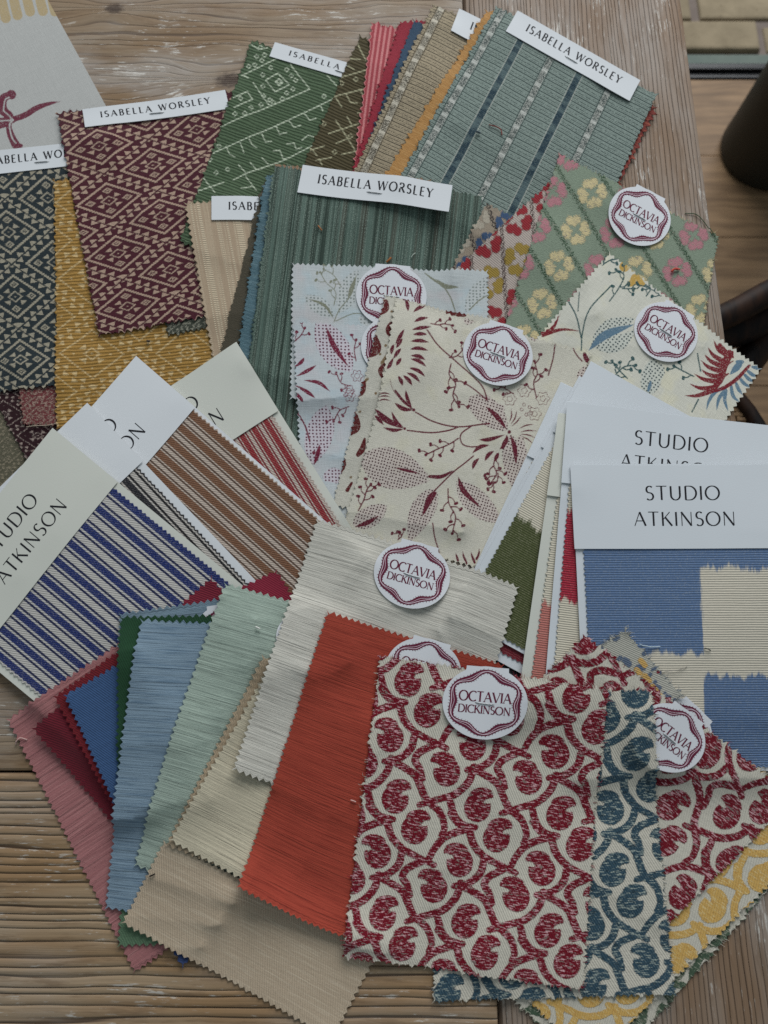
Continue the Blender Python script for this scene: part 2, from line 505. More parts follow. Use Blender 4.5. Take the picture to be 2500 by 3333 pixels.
# black round post standing on the floor at the right
pc = px_floor(2492, 500)
n_ = 40
prof = [(0.0, 0.088), (0.004, 0.094), (0.012, 0.096), (0.05, 0.094), (0.35, 0.086), (0.62, 0.080)]
v, f = [], []
for (z, r) in prof:
    v += [(pc[0] + r * math.cos(2 * math.pi * k / n_), pc[1] + r * math.sin(2 * math.pi * k / n_), z) for k in range(n_)]
for i in range(len(prof) - 1):
    f += [(i * n_ + k, i * n_ + (k + 1) % n_, (i + 1) * n_ + (k + 1) % n_, (i + 1) * n_ + k) for k in range(n_)]
f.append(tuple((len(prof) - 1) * n_ + k for k in range(n_)))
tag(mesh_obj('round_post', v, f, metal_material('black_enamel', (22, 24, 17), 0.55), origin=(pc[0], pc[1], 0)), 'thick round black post standing on the oak floor beyond the table', 'post')

# bentwood chair tucked at the right of the table
ch = place((1985, 1614), 0.45)        # the seat is tucked under the table, only its rim shows
chair = tag(empty('bentwood_chair', (ch[0], ch[1], 0)), 'dark bentwood chair with woven cane seat pushed up to the table edge', 'chair')
def chair_material():
    n = material('dark_bentwood'); x, y, z = n.obj()
    g = n.noise(x * 60, y * 20, z * 60, 4, 0.6)
    return n.finish(n.mix(n.ss(g, .35, .7), A(16, 10, 6), A(46, 27, 15)), g * 0.2, 0.6, 0.2)
cm = chair_material()
def bar(name, pts, r, zs):
    p3 = [place(p, z) for p, z in zip(pts, zs)]
    v, f = tube_geo(smooth_path(p3, 6), r, 12)
    return mesh_obj(name, v, f, cm, chair)
bar('back_rail', [(2290, 1062), (2400, 1010), (2520, 945), (2650, 900)], 0.016, [0.50, 0.50, 0.50, 0.50])
bar('arm_rail', [(2290, 1095), (2380, 1072), (2450, 1045), (2540, 985), (2640, 900)], 0.024, [0.455, 0.455, 0.455, 0.46, 0.47])
bar('front_arm', [(2395, 1225), (2450, 1150), (2510, 1070), (2600, 960)], 0.021, [0.43, 0.43, 0.43, 0.43])
ring = []
srx, sry = 0.205, 0.205
sc = np.array([ch[0], ch[1], 0.45])
for k in range(49):
    t = 2 * math.pi * k / 48
    e = 0.9
    ring.append((sc[0] + srx * math.copysign(abs(math.cos(t)) ** e, math.cos(t)), sc[1] + sry * math.copysign(abs(math.sin(t)) ** e, math.sin(t)), 0.447))
v, f = tube_geo(ring, 0.010, 8, False); mesh_obj('seat_frame', v, f, cm, chair)
cane_mat = None
n = material('woven_cane'); x, y, z = n.obj()
k_ = n.noise(x * 300, y * 300, z * 300, 3)
cane_mat = n.finish(n.mix(n.ss(k_, .3, .7), A(92, 68, 42), A(136, 106, 70)), k_ * 0.3, 0.6, 0.3)
cane = Bag()
P = 0.0062
for i in range(-34, 35):
    for j in range(-34, 35):
        if (i + j) % 4 in (0,):
            cx_, cy_ = i * P, j * P
            if (abs(cx_) / srx) ** 2.2 + (abs(cy_) / sry) ** 2.2 < 0.90:
                cane.add(box_geo(sc[0] + cx_ - P * 1.42, sc[0] + cx_ + P * 1.42, sc[1] + cy_ - P * .42, sc[1] + cy_ + P * .42, 0.444, 0.449, 0.0012))
        if (i - j) % 4 == 2 and (i + j) % 2 == 0:
            cx_, cy_ = i * P, j * P
            if (abs(cx_) / srx) ** 2.2 + (abs(cy_) / sry) ** 2.2 < 0.90:
                cane.add(box_geo(sc[0] + cx_ - P * .42, sc[0] + cx_ + P * .42, sc[1] + cy_ - P * 1.42, sc[1] + cy_ + P * 1.42, 0.4445, 0.4482, 0.0012))
cane_o = cane.build('cane_seat', cane_mat, chair); tag(cane_o, kind='stuff')
for (dx, dy) in ((-.17, -.16), (-.17, .16), (.17, -.16), (.17, .16)):
    v, f = tube_geo([(sc[0] + dx, sc[1] + dy, 0.44), (sc[0] + dx * 1.15, sc[1] + dy * 1.15, 0.0)], [0.016, 0.012], 10)
    mesh_obj('leg', v, f, cm, chair)

# ------------------------------------------------------------------ cloth and paper sheets that settle on what lies below
HX0, HY0, CELL = -0.62, -0.72, 0.0015
HN = (int(1.65 / CELL), int(1.24 / CELL))
HMAP = np.full(HN, TABLE_Z)
def h_idx(xy):
    ix = np.clip(((xy[..., 0] - HX0) / CELL).astype(int), 1, HN[1] - 2)
    iy = np.clip(((xy[..., 1] - HY0) / CELL).astype(int), 1, HN[0] - 2)
    return iy, ix
def h_below(xy):
    iy, ix = h_idx(xy)
    out = HMAP[iy, ix]
    for dy in (-1, 0, 1):
        for dx in (-1, 0, 1):
            out = np.maximum(out, HMAP[iy + dy, ix + dx])
    return out
def vnoise(s, t, scale, seed):
    r = np.random.default_rng(seed)
    out = np.zeros_like(s)
    for k in range(5):
        a, b, c = r.uniform(-1, 1, 3)
        out += np.sin((a * s + b * t) * scale * 6.28 + c * 9)
    return out / 5

class Sheet:
    """a four-cornered piece, corners TL, TR, BR, BL as points of the photograph"""
    def __init__(self, quad, sp=6.0, pink=None, sides='lrtb', tent=50.0, thick=0.00055, wave=0.0003, bulge=None, curl=None, seed=0, flat=False):
        q = np.array(quad, float)
        W = (np.linalg.norm(q[1] - q[0]) + np.linalg.norm(q[2] - q[3])) / 2
        H = (np.linalg.norm(q[3] - q[0]) + np.linalg.norm(q[2] - q[1])) / 2
        if pink:
            pitch, amp = pink[0], pink[1]
            k = max(1, int(round(pitch / 2 / sp)))
            nu = max(2, int(round(W / pitch))) * 2 * k
            nv = max(2, int(round(H / pitch))) * 2 * k
        else:
            nu, nv = max(2, int(math.ceil(W / sp))), max(2, int(math.ceil(H / sp)))
        self.nu, self.nv = nu, nv
        s, t = np.meshgrid(np.linspace(0, 1, nu + 1), np.linspace(0, 1, nv + 1))
        self.s, self.t = s, t
        def bil(s, t):
            s, t = s[..., None], t[..., None]
            return q[0] * (1 - s) * (1 - t) + q[1] * s * (1 - t) + q[2] * s * t + q[3] * (1 - s) * t
        P = bil(s, t)
        if bulge:
            for side, (bx, by) in bulge.items():
                e = {'l': (np.sin(np.pi * t), 1 - s), 'r': (np.sin(np.pi * t), s), 't': (np.sin(np.pi * s), 1 - t), 'b': (np.sin(np.pi * s), t)}[side]
                P = P + (e[0] * e[1] ** 1.5)[..., None] * np.array([bx, by])
        self.px_clean = P.copy()
        if pink:
            r = np.random.default_rng(seed + 101)
            rough = pink[2] if len(pink) > 2 else 0.15
            eu = (q[1] - q[0]) / np.linalg.norm(q[1] - q[0]); ev = (q[3] - q[0]) / np.linalg.norm(q[3] - q[0])
            def tri(n, cnt):
                i = np.arange(n + 1); ph = (i % (2 * k)) / (2 * k)
                w = np.abs(ph - 0.5) * 2
                tooth = r.uniform(1 - rough * 1.6, 1 + rough * 0.8, n // (2 * k) + 2)
                return w * amp * tooth[(i + k) // (2 * k)] - amp * 0.5 + r.normal(0, rough * amp * 0.35, n + 1)
            def side(wave_, depth, vec):
                wgt = np.clip(1 - depth / (1.6 * amp), 0, 1)
                return (wave_ * wgt)[..., None] * vec
            D = np.zeros_like(P)
            if 'l' in sides: D += side(tri(nv, 0)[:, None] + 0 * s, s * W, -eu)
            if 'r' in sides: D += side(tri(nv, 0)[:, None] + 0 * s, (1 - s) * W, eu)
            if 't' in sides: D += side(tri(nu, 0)[None, :] + 0 * s, t * H, -ev)
            if 'b' in sides: D += side(tri(nu, 0)[None, :] + 0 * s, (1 - t) * H, ev)
            P = P + D
        self.px = P
        spx = W / nu
        K = int(min(420, max(8, (tent / spx) ** 2)))
        zm = TABLE_Z + 0.001
        for it in range(2):
            xyz = place(P, zm)
            B = h_below(xyz)
            h = B.copy()
            for _ in range(K):
                p = np.pad(h, 1, mode='edge')
                h = np.maximum(B, (p[:-2, 1:-1] + p[2:, 1:-1] + p[1:-1, :-2] + p[1:-1, 2:]) * 0.25)
            h = h + thick + 0.00012
            if wave: h = h + wave * (1 + vnoise(s, t, 0.8, seed + 5))
            if curl is not None: h = h + np.maximum(0, curl(s, t))
            zm = float(h.mean())
        self.xyz = np.concatenate([xyz[..., :2], h[..., None]], -1)
        self.thick = thick
        a, b = place(q, zm)[:2], place(q, zm)[2:]
        self.Wm = (np.linalg.norm(a[1] - a[0]) + np.linalg.norm(b[0] - b[1])) / 2
        self.Hm = (np.linalg.norm(b[1] - a[0]) + np.linalg.norm(b[0] - a[1])) / 2
        self.W, self.H = W, H
        if not flat:
            fs, ft = np.meshgrid(np.linspace(0, 1, int(self.Wm / 0.0008) + 2), np.linspace(0, 1, int(self.Hm / 0.0008) + 2))
            e = self.eval(fs, ft)
            iy, ix = h_idx(e)
            np.maximum.at(HMAP, (iy, ix), e[..., 2])
    def eval(self, s, t):
        s = np.clip(np.asarray(s, float), 0, 1) * self.nu; t = np.clip(np.asarray(t, float), 0, 1) * self.nv
        i = np.minimum(s.astype(int), self.nu - 1); j = np.minimum(t.astype(int), self.nv - 1)
        fs, ft = (s - i)[..., None], (t - j)[..., None]
        G = self.xyz
        return G[j, i] * (1 - fs) * (1 - ft) + G[j, i + 1] * fs * (1 - ft) + G[j + 1, i + 1] * fs * ft + G[j + 1, i] * (1 - fs) * ft
    def centre(self):
        c = self.eval(np.array(.5), np.array(.5)); return (float(c[0]), float(c[1]), float(c[2]))
    def build(self, name, mat, parent=None, origin=None, attrs=None):
        nu, nv = self.nu, self.nv
        N = (nu + 1) * (nv + 1)
        V = self.xyz.reshape(-1, 3)
        idx = np.arange(N).reshape(nv + 1, nu + 1)
        F = np.stack([idx[1:, :-1], idx[1:, 1:], idx[:-1, 1:], idx[:-1, :-1]], -1).reshape(-1, 4)
        loop = np.concatenate([idx[0, :-1], idx[:-1, -1], idx[-1, :0:-1], idx[:0:-1, 0]])
        low = V[loop].copy(); low[:, 2] -= self.thick
        li = N + np.arange(len(loop))
        top = li + len(loop)          # the rim has corners of its own, so the cut edge stays crisp
        R = np.stack([top, np.roll(top, -1), np.roll(li, -1), li], -1)
        uv = np.stack([self.s * self.Wm * 1000, (1 - self.t) * self.Hm * 1000], -1).reshape(-1, 2)
        at = {k: np.concatenate([a.ravel(), a.ravel()[loop], a.ravel()[loop]]) for k, a in (attrs or {}).items()}
        # the piece keeps its crease where the rim turns down
        return mesh_obj(name, np.vstack([V, low, V[loop]]), np.vstack([F, R]), mat, parent, origin=origin, uv=np.vstack([uv, uv[loop], uv[loop]]), attrs=at)

# ------------------------------------------------------------------ lettering: drawn caps with thick and thin strokes
def arc(cx, cy, rx, ry, a0, a1, n=12):
    t = np.radians(np.linspace(a0, a1, n)); return [(cx + rx * math.cos(q), cy + ry * math.sin(q)) for q in t]
TH, TN = 1.0, 0.45
GLYPH = {   # width, strokes (points, weight or None for nib-dependent), serif feet (x, y)
    'A': (.76, [([(.03, 0), (.37, 1)], TN), ([(.37, 1), (.73, 0)], TH), ([(.15, .36), (.60, .36)], TN)], [(.03, 0), (.73, 0)]),
    'B': (.58, [([(.10, 0), (.10, 1)], TH), ([(.10, 1)] + arc(.28, .765, .21, .235, 90, -90) + [(.10, .53)], None), ([(.10, .53)] + arc(.30, .265, .24, .265, 90, -90) + [(.10, 0)], None)], [(.10, 0), (.10, 1)]),
    'C': (.74, [(arc(.46, .5, .42, .5, 48, 312, 20), None)], []),
    'D': (.80, [([(.10, 0), (.10, 1)], TH), ([(.10, 1)] + arc(.34, .5, .42, .5, 90, -90, 16) + [(.10, 0)], None)], [(.10, 0), (.10, 1)]),
    'E': (.54, [([(.10, 0), (.10, 1)], TH), ([(.10, 1), (.50, 1)], TN), ([(.10, .53), (.44, .53)], TN), ([(.10, 0), (.52, 0)], TN)], []),
    'I': (.20, [([(.10, 0), (.10, 1)], TH)], [(.10, 0), (.10, 1)]),
    'K': (.70, [([(.10, 0), (.10, 1)], TH), ([(.12, .45), (.56, 1)], TN), ([(.27, .60), (.68, 0)], TH)], [(.10, 0), (.10, 1), (.66, 0), (.54, 1)]),
    'L': (.52, [([(.10, 0), (.10, 1)], TH), ([(.10, 0), (.50, 0)], TN)], [(.10, 1)]),
    'N': (.80, [([(.10, 0), (.10, 1)], TN), ([(.08, 1), (.70, 0)], TH), ([(.70, 0), (.70, 1)], TN)], [(.10, 0), (.70, 1)]),
    'O': (.90, [(arc(.45, .5, .42, .5, 0, 360, 28), None)], []),
    'R': (.64, [([(.10, 0), (.10, 1)], TH), ([(.10, 1)] + arc(.28, .75, .23, .25, 90, -90) + [(.10, .50)], None), ([(.28, .50), (.64, 0)], TH)], [(.10, 0), (.10, 1), (.62, 0)]),
    'S': (.52, [(arc(.27, .755, .20, .245, 40, 240, 12) + arc(.26, .26, .22, .26, 80, -140, 14), None)], []),
    'T': (.66, [([(.33, 0), (.33, 1)], TH), ([(.0, 1), (.66, 1)], TN)], [(.33, 0)]),
    'U': (.76, [([(.10, 1), (.10, .34)] + arc(.38, .34, .28, .34, 180, 360, 12) + [(.66, .34), (.66, 1)], None)], [(.10, 1), (.66, 1)]),
    'V': (.74, [([(.02, 1), (.38, 0)], TH), ([(.38, 0), (.72, 1)], TN)], [(.03, 1), (.71, 1)]),
    'W': (1.08, [([(.02, 1), (.30, 0)], TH), ([(.30, 0), (.54, 1)], TN), ([(.54, 1), (.80, 0)], TH), ([(.80, 0), (1.06, 1)], TN)], [(.03, 1), (1.05, 1)]),
    'Y': (.68, [([(.02, 1), (.34, .48)], TH), ([(.66, 1), (.34, .48)], TN), ([(.34, .48), (.34, 0)], TH)], [(.03, 1), (.65, 1), (.34, 0)]),
}
def text_geo(text, x0, y0, h, track, weight, serif):
    """flat letter shapes in 2-D: start x0, baseline y0 (y down), cap height h"""
    vs, fs = [], []
    x = x0
    def strip(pts, ws):
        pts = np.array(pts, float); d = np.gradient(pts, axis=0)
        d /= np.maximum(np.linalg.norm(d, axis=1, keepdims=True), 1e-9)
        nrm = np.stack([-d[:, 1], d[:, 0]], 1) * (np.asarray(ws)[:, None] / 2)
        o = len(vs)
        for a, b in zip(pts + nrm, pts - nrm): vs.extend([tuple(a), tuple(b)])
        for i in range(len(pts) - 1): fs.append((o + 2 * i, o + 2 * i + 1, o + 2 * i + 3, o + 2 * i + 2))
    for chh in text:
        if chh == ' ': x += h * (0.34 + track); continue
        wd, strokes, feet = GLYPH[chh]
        for pts, wt in strokes:
            p = np.array(pts, float)
            if wt is None:
                d = np.gradient(p, axis=0); d /= np.maximum(np.linalg.norm(d, axis=1, keepdims=True), 1e-9)
                w = weight * (TN + (TH - TN) * np.abs(d[:, 1]))
            else: w = np.full(len(p), weight * wt)
            q = np.stack([x + p[:, 0] * h, y0 - p[:, 1] * h], 1)
            strip(q, w * h)
        if serif:
            for (fx, fy_) in feet:
                yb = y0 - (0.02 if fy_ == 0 else 0.98) * h
                strip([(x + (fx - serif) * h, yb), (x + (fx + serif) * h, yb)], [0.05 * h] * 2)
        x += h * (wd + track)
    return np.array(vs), fs, x - h * track
def text_width(text, h, track):
    return text_geo(text, 0, 0, h, track, .1, 0)[2]

def flat_mat(name, rgb, rough=0.7, spec=0.2, metallic=0.0):
    n = material(name); x, y, z = n.obj()
    k = n.noise(x * 900, y * 900, z * 900, 2)
    return n.finish(n.gain(A(*rgb), 0.9 + k * 0.2), None, rough, spec, 0, metallic)
INK_BLACK = flat_mat('black_ink', (28, 28, 34))
INK_WINE = flat_mat('burgundy_ink', (98, 24, 52))
INK_PINK = flat_mat('pale_pink_ink', (216, 186, 196))
STEEL = flat_mat('staple_wire', (150, 152, 152), 0.35, 0.5, 0.6)
def paper(name, rgb):
    n = material(name); u, v = n.uv()
    a = n.noise(u * 0.9, v * 0.9, 0.0, 4, 0.6); b = n.noise(u * 0.02, v * 0.02, 3.0, 2)
    return n.finish(n.gain(A(*rgb), 0.95 + a * 0.06 + b * 0.05), a * 0.05, 0.75, 0.22)
PAPER = paper('white_card', (203, 206, 212))
PAPER_COOL = paper('cool_white_card', (196, 201, 205))
PAPER_CREAM = paper('cream_card', (196, 197, 186))
TAG_PAPER = paper('tag_card', (203, 205, 209))

def on_sheet(sheet, pts, lift):
    """2-D points in the sheet's own px frame (x right, y down from TL) -> world"""
    p = np.asarray(pts, float)
    e = sheet.eval(p[:, 0] / sheet.W, p[:, 1] / sheet.H)
    e[:, 2] += lift
    return e
def staple(parent, sheet, x, y, length, ang=0.0):
    c, s_ = math.cos(ang), math.sin(ang)
    pts = []
    for k in np.linspace(-.5, .5, 7):
        pts.append((x + c * k * length, y + s_ * k * length))
    p3 = on_sheet(sheet, pts, 0.00035)
    p3[0, 2] -= 0.0006; p3[-1, 2] -= 0.0006
    p3[1:-1, 2] += 0.00012
    v, f = tube_geo([tuple(q) for q in p3], 0.00038, 6)
    mesh_obj('staple', v, f, STEEL, parent)

def name_label(root, quad, text='ISABELLA WORSLEY', seed=0, staple_at=0.5, curl=None):
    sh = Sheet(quad, 9.0, None, tent=260, thick=0.00035, wave=0.00025, seed=seed, curl=curl or (lambda s, t, q=np.random.default_rng(seed + 900).uniform(-1, 1, 3): 0.0012 * np.maximum(0, q[0] * (s - .5) * 2) ** 2 + 0.0009 * abs(q[1]) * (1 - t) ** 2))
    lb = sh.build('name_label', PAPER, root)
    h = sh.H * 0.285
    tr = 0.205
    w = text_width(text, h, tr)
    k = sh.W * 0.775 / w
    v, f, _ = text_geo(text, sh.W * 0.5 - sh.W * 0.775 / 2, sh.H * 0.575, h * min(k, 1.12), tr * (1 if k < 1.12 else k / 1.0), 0.185, 0.12)
    # spread evenly to the printed width
    v[:, 0] = (v[:, 0] - v[:, 0].min()) / (v[:, 0].max() - v[:, 0].min()) * sh.W * 0.765 + sh.W * 0.118
    mesh_obj('lettering', on_sheet(sh, v, 0.0001), f, INK_BLACK, lb, origin=lb_origin(lb), smooth=False)
    staple(root, sh, sh.W * staple_at, sh.H * 0.70, sh.W * 0.105, 0.03)
    return sh
def lb_origin(o):
    return np.array(o.location) + (np.array(o.parent.location) if o.parent else 0)

def fix_child(o, parent):
    return o

_mesh_obj = mesh_obj
def mesh_obj(name, verts, faces, mat, parent=None, origin=None, **kw):
    """parents may themselves be parts: origins are world positions"""
    if parent is not None and parent.parent is not None:
        base = np.array(parent.location) + np.array(parent.parent.location)
        o = _mesh_obj(name, verts, faces, mat, None, origin=base if origin is None else origin, **kw)
        w = np.array(o.location); o.parent = parent; o.location = w - base
        return o
    return _mesh_obj(name, verts, faces, mat, parent, origin=origin, **kw)

def oval_tag(root, centre, r, rot, seed=0, aspect=0.87, stapled=True):
    """oval paper tag folded over the cloth's edge: wavy ribbon border, two lines of lettering, a staple"""
    R = math.radians(rot); ex, ey = np.array([math.cos(R), math.sin(R)]), np.array([-math.sin(R), math.cos(R)])
    c = np.array(centre, float); hw, hh = r * 1.02, r * 1.02
    quad = [c - ex * hw - ey * hh, c + ex * hw - ey * hh, c + ex * hw + ey * hh, c - ex * hw + ey * hh]
    sh = Sheet(quad, 9.0, None, tent=200, thick=0.00035, wave=0.0002, seed=seed, flat=True)
    ry = aspect * r
    def M(p, lift):
        p = np.asarray(p, float)
        return on_sheet(sh, np.stack([hw + p[:, 0], hh + p[:, 1]], 1), lift)
    # outline: oval with the flat fold-over tab at its top
    th = np.linspace(0, 2 * np.pi, 97)[:-1]
    rad = []
    for q in th:
        dx, dy = math.cos(q), math.sin(q)
        e = 1 / math.sqrt((dx / r) ** 2 + (dy / ry) ** 2)
        if dy < -0.05:
            tt = -0.985 * ry / dy
            if abs(tt * dx) < 0.56 * r: e = max(e, tt)
        rad.append(e)
    rad = np.array(rad)
    pts, fs = [(0, 0)], []
    rings = (0.3, 0.55, 0.78, 0.92, 1.0)
    for g in rings: pts += [(rad[i] * g * math.cos(th[i]), rad[i] * g * math.sin(th[i])) for i in range(96)]
    fs += [(0, 1 + (i + 1) % 96, 1 + i) for i in range(96)]
    for k in range(4):
        o = 1 + 96 * k
        fs += [(o + i, o + (i + 1) % 96, o + 96 + (i + 1) % 96, o + 96 + i) for i in range(96)]
    V = M(pts, 0.0)
    o = 1 + 96 * 4
    low = V[o:o + 96].copy(); low[:, 2] -= 0.00035
    L = len(V)
    fs += [(L + 96 + i, L + 96 + (i + 1) % 96, L + (i + 1) % 96, L + i) for i in range(96)]
    pts = pts + pts[o:o + 96] * 2
    t_o = mesh_obj('oval_tag', np.vstack([V, low, V[o:o + 96]]), fs, TAG_PAPER, root, uv=np.array(pts) * 0.24)
    # tell later pieces about the paper
    g1, g2 = np.meshgrid(np.linspace(-1, 1, 60), np.linspace(-1, 1, 60))
    ok = g1 ** 2 + g2 ** 2 < 1
    e = M(np.stack([g1[ok] * r, g2[ok] * ry], 1), 0.0)
    iy, ix = h_idx(e); np.maximum.at(HMAP, (iy, ix), e[:, 2])
    # ribbon border
    T = np.linspace(0, 2 * np.pi, 193)
    def ring(q):     # six soft lobes, nodes at the top and every sixth
        return 0.80 + 0.060 * np.cos(6 * (q + np.pi / 2))
    def border(off0, off1, lift, mat, name):
        w0, w1 = off0(T), off1(T)
        m = ring(T)
        a = np.stack([(m + w0) * r * np.cos(T), (m + w0) * ry * np.sin(T)], 1)
        b = np.stack([(m + w1) * r * np.cos(T), (m + w1) * ry * np.sin(T)], 1)
        vv = np.vstack([a, b]); nn = len(T)
        ff = [(i, i + 1, nn + i + 1, nn + i) for i in range(nn - 1)]
        if name == 'ribbon_border':
            rr = np.random.default_rng(seed + 3)
            for i in range(0, nn - 1, 3):
                for sgn in (1, -1):
                    q = T[i] + rr.uniform(-.01, .01); mm = float(ring(np.array(q))); e0 = mm + (w1[i] if sgn > 0 else w0[i])
                    tip = e0 + sgn * rr.uniform(.030, .05); dq = 0.011
                    k = len(vv)
                    add = [((e0) * r * math.cos(q - dq), e0 * ry * math.sin(q - dq)), (e0 * r * math.cos(q + dq), e0 * ry * math.sin(q + dq)), (tip * r * math.cos(q + .02), tip * ry * math.sin(q + .02))]
                    vv = np.vstack([vv, add]); ff.append((k, k + 1, k + 2))
        mesh_obj(name, M(vv, lift), ff, mat, t_o, origin=lb_origin(t_o), smooth=False)
    body = lambda q: 0.044 + 0.044 * np.abs(np.sin(3 * (q + np.pi / 2)))
    border(lambda q: -body(q), lambda q: body(q), 0.00010, INK_WINE, 'ribbon_border')
    border(lambda q: body(q) * (0.55 * np.sin(3 * (q + np.pi / 2))) - 0.007, lambda q: body(q) * (0.55 * np.sin(3 * (q + np.pi / 2))) + 0.011, 0.00018, INK_PINK, 'ribbon_stripe')
    border(lambda q: body(q) * (-0.15 * np.sin(3 * (q + np.pi / 2))) - 0.005, lambda q: body(q) * (-0.15 * np.sin(3 * (q + np.pi / 2))) + 0.006, 0.00019, INK_PINK, 'ribbon_stripe')
    vs, fs2 = [], []
    for (txt, yb, hh_, wd) in (('OCTAVIA', -0.025, 0.235, 1.26), ('DICKINSON', 0.255, 0.185, 1.24)):
        v, f, _ = text_geo(txt, 0, yb * r, hh_ * r, 0.07, 0.17, 0.12)
        v[:, 0] = ((v[:, 0] - v[:, 0].min()) / (v[:, 0].max() - v[:, 0].min()) - 0.5) * wd * r
        fs2 += [tuple(i + len(vs) for i in ff) for ff in f]; vs += [tuple(p) for p in v]
    mesh_obj('lettering', M(vs, 0.00012), fs2, INK_WINE, t_o, origin=lb_origin(t_o), smooth=False)
    if stapled: staple(root, sh, hw - 0.0 * r, hh + 0.02 * r, r * 0.46, 0.04)
    return sh

# ------------------------------------------------------------------ drawing of motifs: distance fields in picture px
class Ink:
    def __init__(s): s.st = []
    def line(s, pts, r0, r1=None, mid=None, smooth=True):
        if r0 < 3 and r1 is None: r0 = r0 * 1.2
        p = smooth_path(pts, 6) if smooth else np.array(pts, float)
        k = np.linspace(0, 1, len(p))
        r1 = r0 if r1 is None else r1
        r = r0 * (1 - k) + r1 * k
        if mid is not None: r = r + (mid - (r0 + r1) / 2) * np.sin(np.pi * k)
        s.st.append((p, r)); return s
    def blade(s, pts, w): return s.line(pts, 0.6, 0.6, w * (1.25 if w < 12 else 1.0))
    def dot(s, c, r): s.st.append((np.array([c, c], float), np.array([r, r], float))); return s
    def ring(s, c, R, w, lobes=0, amp=0):
        t = np.linspace(0, 2 * np.pi, 33); rr = R * (1 + amp * np.cos(lobes * t))
        s.st.append((np.stack([c[0] + rr * np.cos(t), c[1] + rr * np.sin(t)], 1), np.full(33, w))); return s
    def sprig(s, pts, size=13, w=2.3, n=4, flip=1):
        """wavy stem with curled twigs that end in berries"""
        size, w = size * 1.2, w * 1.08
        p = smooth_path(pts, 8); s.line(pts, w, w)
        m = len(p)
        for k in range(n):
            i = int((0.18 + 0.80 * k / max(1, n - 1)) * (m - 1))
            d = p[min(i + 1, m - 1)] - p[max(i - 1, 0)]; d = d / (np.linalg.norm(d) + 1e-9)
            nn = np.array([-d[1], d[0]]) * (1 if (k % 2) ^ (flip < 0) else -1)
            a = p[i]; b = a + nn * size * .8 + d * size * .5; c = b + d * size * .75 + nn * size * .3
            s.line([a, b, c], w, w * .8); s.line([c, c + nn * size * .28 - d * size * .12], w * 1.9, w * 2.1)
        d = p[-1] - p[-4]; d = d / (np.linalg.norm(d) + 1e-9)
        s.dot(p[-1] + d * size * .2, w * 2.1)
        return s
    def field(s, px, cap=14.0):
        sh = px.shape[:-1]; q = px.reshape(-1, 2); out = np.full(len(q), cap)
        for p, r in s.st:
            mg = r.max() + cap
            lo, hi = p.min(0) - mg, p.max(0) + mg
            idx = np.nonzero((q[:, 0] > lo[0]) & (q[:, 0] < hi[0]) & (q[:, 1] > lo[1]) & (q[:, 1] < hi[1]))[0]
            if not len(idx): continue
            z = q[idx]; best = out[idx]
            for i in range(len(p) - 1):
                a, b = p[i], p[i + 1]; ab = b - a; L = ab @ ab + 1e-9
                t = np.clip(((z - a) @ ab) / L, 0, 1)
                d = np.linalg.norm(z - a - t[:, None] * ab, axis=1) - (r[i] * (1 - t) + r[i + 1] * t)
                best = np.minimum(best, d)
            out[idx] = best
        return out.reshape(sh)
def T(ox, oy, k=1.659):
    return lambda *pts: [(ox + x / k, oy + y / k) for (x, y) in pts]
C1_, C2_, C3_, C4_, C5_, C6_ = T(0, 0), T(750, 0), T(1500, 0), T(0, 700), T(750, 700), T(1500, 700)
C7_, C8_, C9_ = T(0, 1500), T(750, 1500), T(1500, 1500)
Z3_ = T(2200, 800, 3.687)

# ------------------------------------------------------------------ the swatches
FRAY_R = np.random.default_rng(99)
def fray(root, sheet, mats, sides='lrtb', n=60, length=0.0022, rad=0.00016):
    """loose yarn ends along a cut edge"""
    for m_i, m in enumerate(mats):
        b = Bag()
        for k in range(n // len(mats)):
            sd = sides[FRAY_R.integers(len(sides))]
            q = FRAY_R.uniform(0.01, 0.99)
            st = {'l': (0, q), 'r': (1, q), 't': (q, 0), 'b': (q, 1)}[sd]
            inn = {'l': (.03, q), 'r': (.97, q), 't': (q, .03), 'b': (q, .97)}[sd]
            p = sheet.eval(np.array(st[0]), np.array(st[1])); i = sheet.eval(np.array(inn[0]), np.array(inn[1]))
            d = p - i; d = d / (np.linalg.norm(d) + 1e-9)
            side = np.array([-d[1], d[0], 0])
            L = length * FRAY_R.uniform(0.4, 1.3); w1, w2 = FRAY_R.normal(0, .6, 2)
            a0 = p - d * 0.0012 + np.array([0, 0, 0.0002])
            a1 = p + d * L * .5 + side * L * .3 * w1 + np.array([0, 0, FRAY_R.uniform(0, .0004)])
            a2 = p + d * L + side * L * .7 * w2 + np.array([0, 0, FRAY_R.uniform(-.0002, .0006)])
            b.add(tube_geo([tuple(a0), tuple(a1), tuple(a2)], [rad, rad, rad * .5], 3, False))
        o = b.build('frayed_edge', m, root, smooth=True); tag(o, kind='stuff')
def yarn(name, rgb):
    return flat_mat(name, rgb, 0.9, 0.1)

